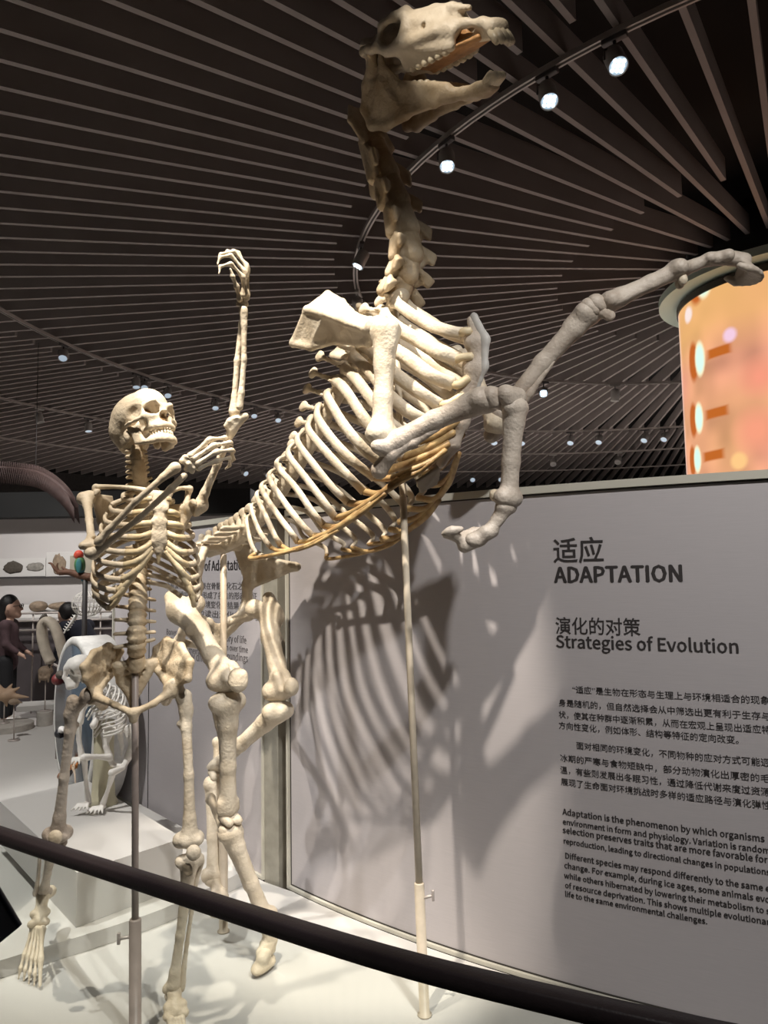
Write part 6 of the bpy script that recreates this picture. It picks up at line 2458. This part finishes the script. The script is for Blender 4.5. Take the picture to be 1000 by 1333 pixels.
def visitor(base, hgt, face, label, shirt, trousers, shoe, lean=0.0, hair_long=True, glasses=False, hk=1.0):
    """a standing figure of the given height; face: the way it looks; lean: radians forward at the hips"""
    base = np.array(base, float)
    fw = unit([face[0], face[1], 0])
    rt = np.array([fw[1], -fw[0], 0])
    s = hgt / 1.6
    sh_ = s * hk
    hip = base + UP * 0.82 * s
    tilt = lambda d, u: hip + s * (fw * (d * math.cos(lean) + u * math.sin(lean)) + UP * (u * math.cos(lean) - d * math.sin(lean)))
    ch_, nk, hd = tilt(0.0, 0.40), tilt(0.01, 0.56), tilt(0.03, 0.58 + 0.10 * hk)
    t = thing('person', base, label, 'person')
    b = Blob(0.010, 0.03)
    b.cap(hip, tilt(0, 0.2), 0.115 * s, 0.105 * s)
    b.cap(tilt(0, 0.2), ch_, 0.105 * s, 0.12 * s)
    b.cap(nk - (nk - ch_) * 0.2, hd, 0.045 * s, 0.05 * s)
    b.ell(hd + fw * 0.004, (0.075 * sh_, 0.085 * sh_, 0.105 * sh_))
    b.cap(hd + fw * 0.085 * sh_, hd + fw * 0.10 * sh_ - UP * 0.02 * sh_, 0.012 * sh_, 0.014 * sh_)       # nose
    b.ell(hd + fw * 0.06 * sh_ - UP * 0.075 * sh_, (0.035 * sh_,) * 3)                               # chin
    for q in (-1, 1):
        b.ell(hd + rt * q * 0.075 * sh_, (0.014 * sh_, 0.02 * sh_, 0.028 * sh_))
        sh = ch_ + rt * q * 0.155 * s + (nk - ch_) * 0.55
        el = sh + rt * q * 0.03 * s + fw * 0.03 * s - UP * 0.26 * s
        wr = el + fw * 0.16 * s - UP * 0.13 * s - rt * q * 0.03 * s
        b.cap(ch_ + rt * q * 0.06 * s + (nk - ch_) * 0.45, sh, 0.075 * s, 0.055 * s)
        b.cap(sh, el, 0.048 * s, 0.038 * s)
        b.cap(el, wr, 0.036 * s, 0.025 * s)
        b.cap(wr, wr + fw * 0.05 * s - UP * 0.03 * s, 0.026 * s, 0.024 * s, 0.008)
        for j in range(4):
            st = wr + fw * 0.05 * s - UP * 0.03 * s + rt * (j - 1.5) * 0.013 * s
            b.cap(st, st + fw * 0.035 * s - UP * (0.035 + 0.006 * (j % 2)) * s, 0.0085 * s, 0.007 * s, 0.004)
        b.cap(wr + fw * 0.02 * s, wr + fw * 0.055 * s - rt * q * 0.03 * s - UP * 0.01 * s, 0.010 * s, 0.008 * s, 0.005)
        hp = hip + rt * q * 0.075 * s
        kn = base + UP * 0.43 * s + rt * q * 0.08 * s + fw * 0.02 * s
        ank = base + UP * 0.07 * s + rt * q * 0.085 * s
        b.cap(hp, kn, 0.085 * s, 0.055 * s)
        b.cap(kn, ank, 0.054 * s, 0.036 * s)
        b.cap(ank - UP * 0.03 * s, ank + fw * 0.12 * s - UP * 0.04 * s, 0.034 * s, 0.026 * s)
    b.out('body', SKIN, t)
    # clothes a little outside the body
    b = Blob(0.011, 0.03)
    b.cap(hip - UP * 0.02, tilt(0, 0.2), 0.13 * s, 0.12 * s)
    b.cap(tilt(0, 0.2), ch_, 0.12 * s, 0.132 * s)
    for q in (-1, 1):
        sh = ch_ + rt * q * 0.155 * s + (nk - ch_) * 0.55
        el = sh + rt * q * 0.03 * s + fw * 0.03 * s - UP * 0.26 * s
        wr = el + fw * 0.16 * s - UP * 0.13 * s - rt * q * 0.03 * s
        b.cap(ch_ + rt * q * 0.06 * s + (nk - ch_) * 0.45, sh, 0.085 * s, 0.066 * s)
        b.cap(sh, el, 0.060 * s, 0.050 * s)
        b.cap(el, el * 0.2 + wr * 0.8, 0.048 * s, 0.038 * s)
    b.out('shirt', shirt, t)
    b = Blob(0.011, 0.02)
    for q in (-1, 1):
        hp = hip + rt * q * 0.075 * s
        kn = base + UP * 0.43 * s + rt * q * 0.08 * s + fw * 0.02 * s
        ank = base + UP * 0.10 * s + rt * q * 0.085 * s
        b.cap(hp, kn, 0.098 * s, 0.070 * s)
        b.cap(kn, ank, 0.068 * s, 0.054 * s)
    b.out('trousers', trousers, t)
    for q in (-1, 1):
        ank = base + UP * 0.07 * s + rt * q * 0.085 * s
        b = Blob(0.009, 0.015)
        b.cap(ank - UP * 0.028 * s, ank + fw * 0.13 * s - UP * 0.036 * s, 0.042 * s, 0.034 * s)
        b.out('shoe', shoe, t)
    b = Blob(0.010, 0.02)
    b.ell(hd - fw * 0.022 * sh_ + UP * 0.028 * sh_, (0.088 * sh_, 0.092 * sh_, 0.100 * sh_))
    if hair_long:
        b.cap(hd - fw * 0.055 * sh_, hd - fw * 0.075 * sh_ - UP * 0.16 * sh_, 0.06 * sh_, 0.035 * sh_)
    b.ell(hd + fw * 0.095 * sh_ - UP * 0.03 * sh_, (0.06 * sh_, 0.06 * sh_, 0.075 * sh_), None, 0.01, True)
    b.out('hair', HAIR, t)
    if glasses:
        g = MB()
        for q in (-1, 1):
            c_ = hd + fw * 0.094 * sh_ + rt * q * 0.033 * sh_ + UP * 0.012 * sh_
            g.tube([c_ + rt * 0.024 * sh_ * math.cos(u) + UP * 0.02 * sh_ * math.sin(u) for u in np.linspace(0, 2 * math.pi, 13)], 0.003, 5)
            g.tube([c_ + rt * q * 0.024 * sh_, hd + rt * q * 0.082 * sh_ + UP * 0.012 * sh_], 0.003, 5)
        g.out('glasses', DARK_M, t)
    return t


fp = PZ(8, 940, FLOOR_Z)
visitor((fp[0], fp[1], FLOOR_Z), 1.25, (0.95, 0.15), 'small person in glasses with dark hair and a dusky shirt, looking at the wall case',
        mat('cloth_dusky', (0.07, 0.04, 0.045), 0.85), mat('cloth_black', (0.012, 0.012, 0.014), 0.85), mat('shoe_white', (0.8, 0.78, 0.74), 0.6), 0.0, True, True, 1.4)
visitor((PY(128, 800, 7.1)[0], 7.1, FLOOR_Z), 1.42, (-0.9, 0.5), 'person in dark clothes bending towards the wall case, behind the human ribs',
        mat('cloth_navy', (0.02, 0.022, 0.035), 0.85), mat('cloth_dark', (0.015, 0.014, 0.016), 0.85), mat('shoe_dark', (0.03, 0.03, 0.03), 0.6), 0.8, False, False, 1.15)

# --- dark label board at the left edge, in front of the rail's far end
c = PY(-22, 1196, 1.30)
t = thing('label_board', (c[0], c[1], FLOOR_Z), 'corner of a dark blue tilted label board at the lower left edge', 'sign')
b = MB()
rr = Matrix.Rotation(math.radians(-12), 3, 'Z') @ Matrix.Rotation(math.radians(-38), 3, 'Y')
b.box(c, (0.11, 0.012, 0.10), rr, 0.005)
b.out('board', mat('board_navy', (0.03, 0.045, 0.09), 0.35), t)
b = MB()
b.tube([(c[0] - 0.02, c[1] + 0.015, FLOOR_Z + 0.002), (c[0] - 0.02, c[1] + 0.015, c[2])], 0.010, 10)
b.out('post', DARK_M, t)
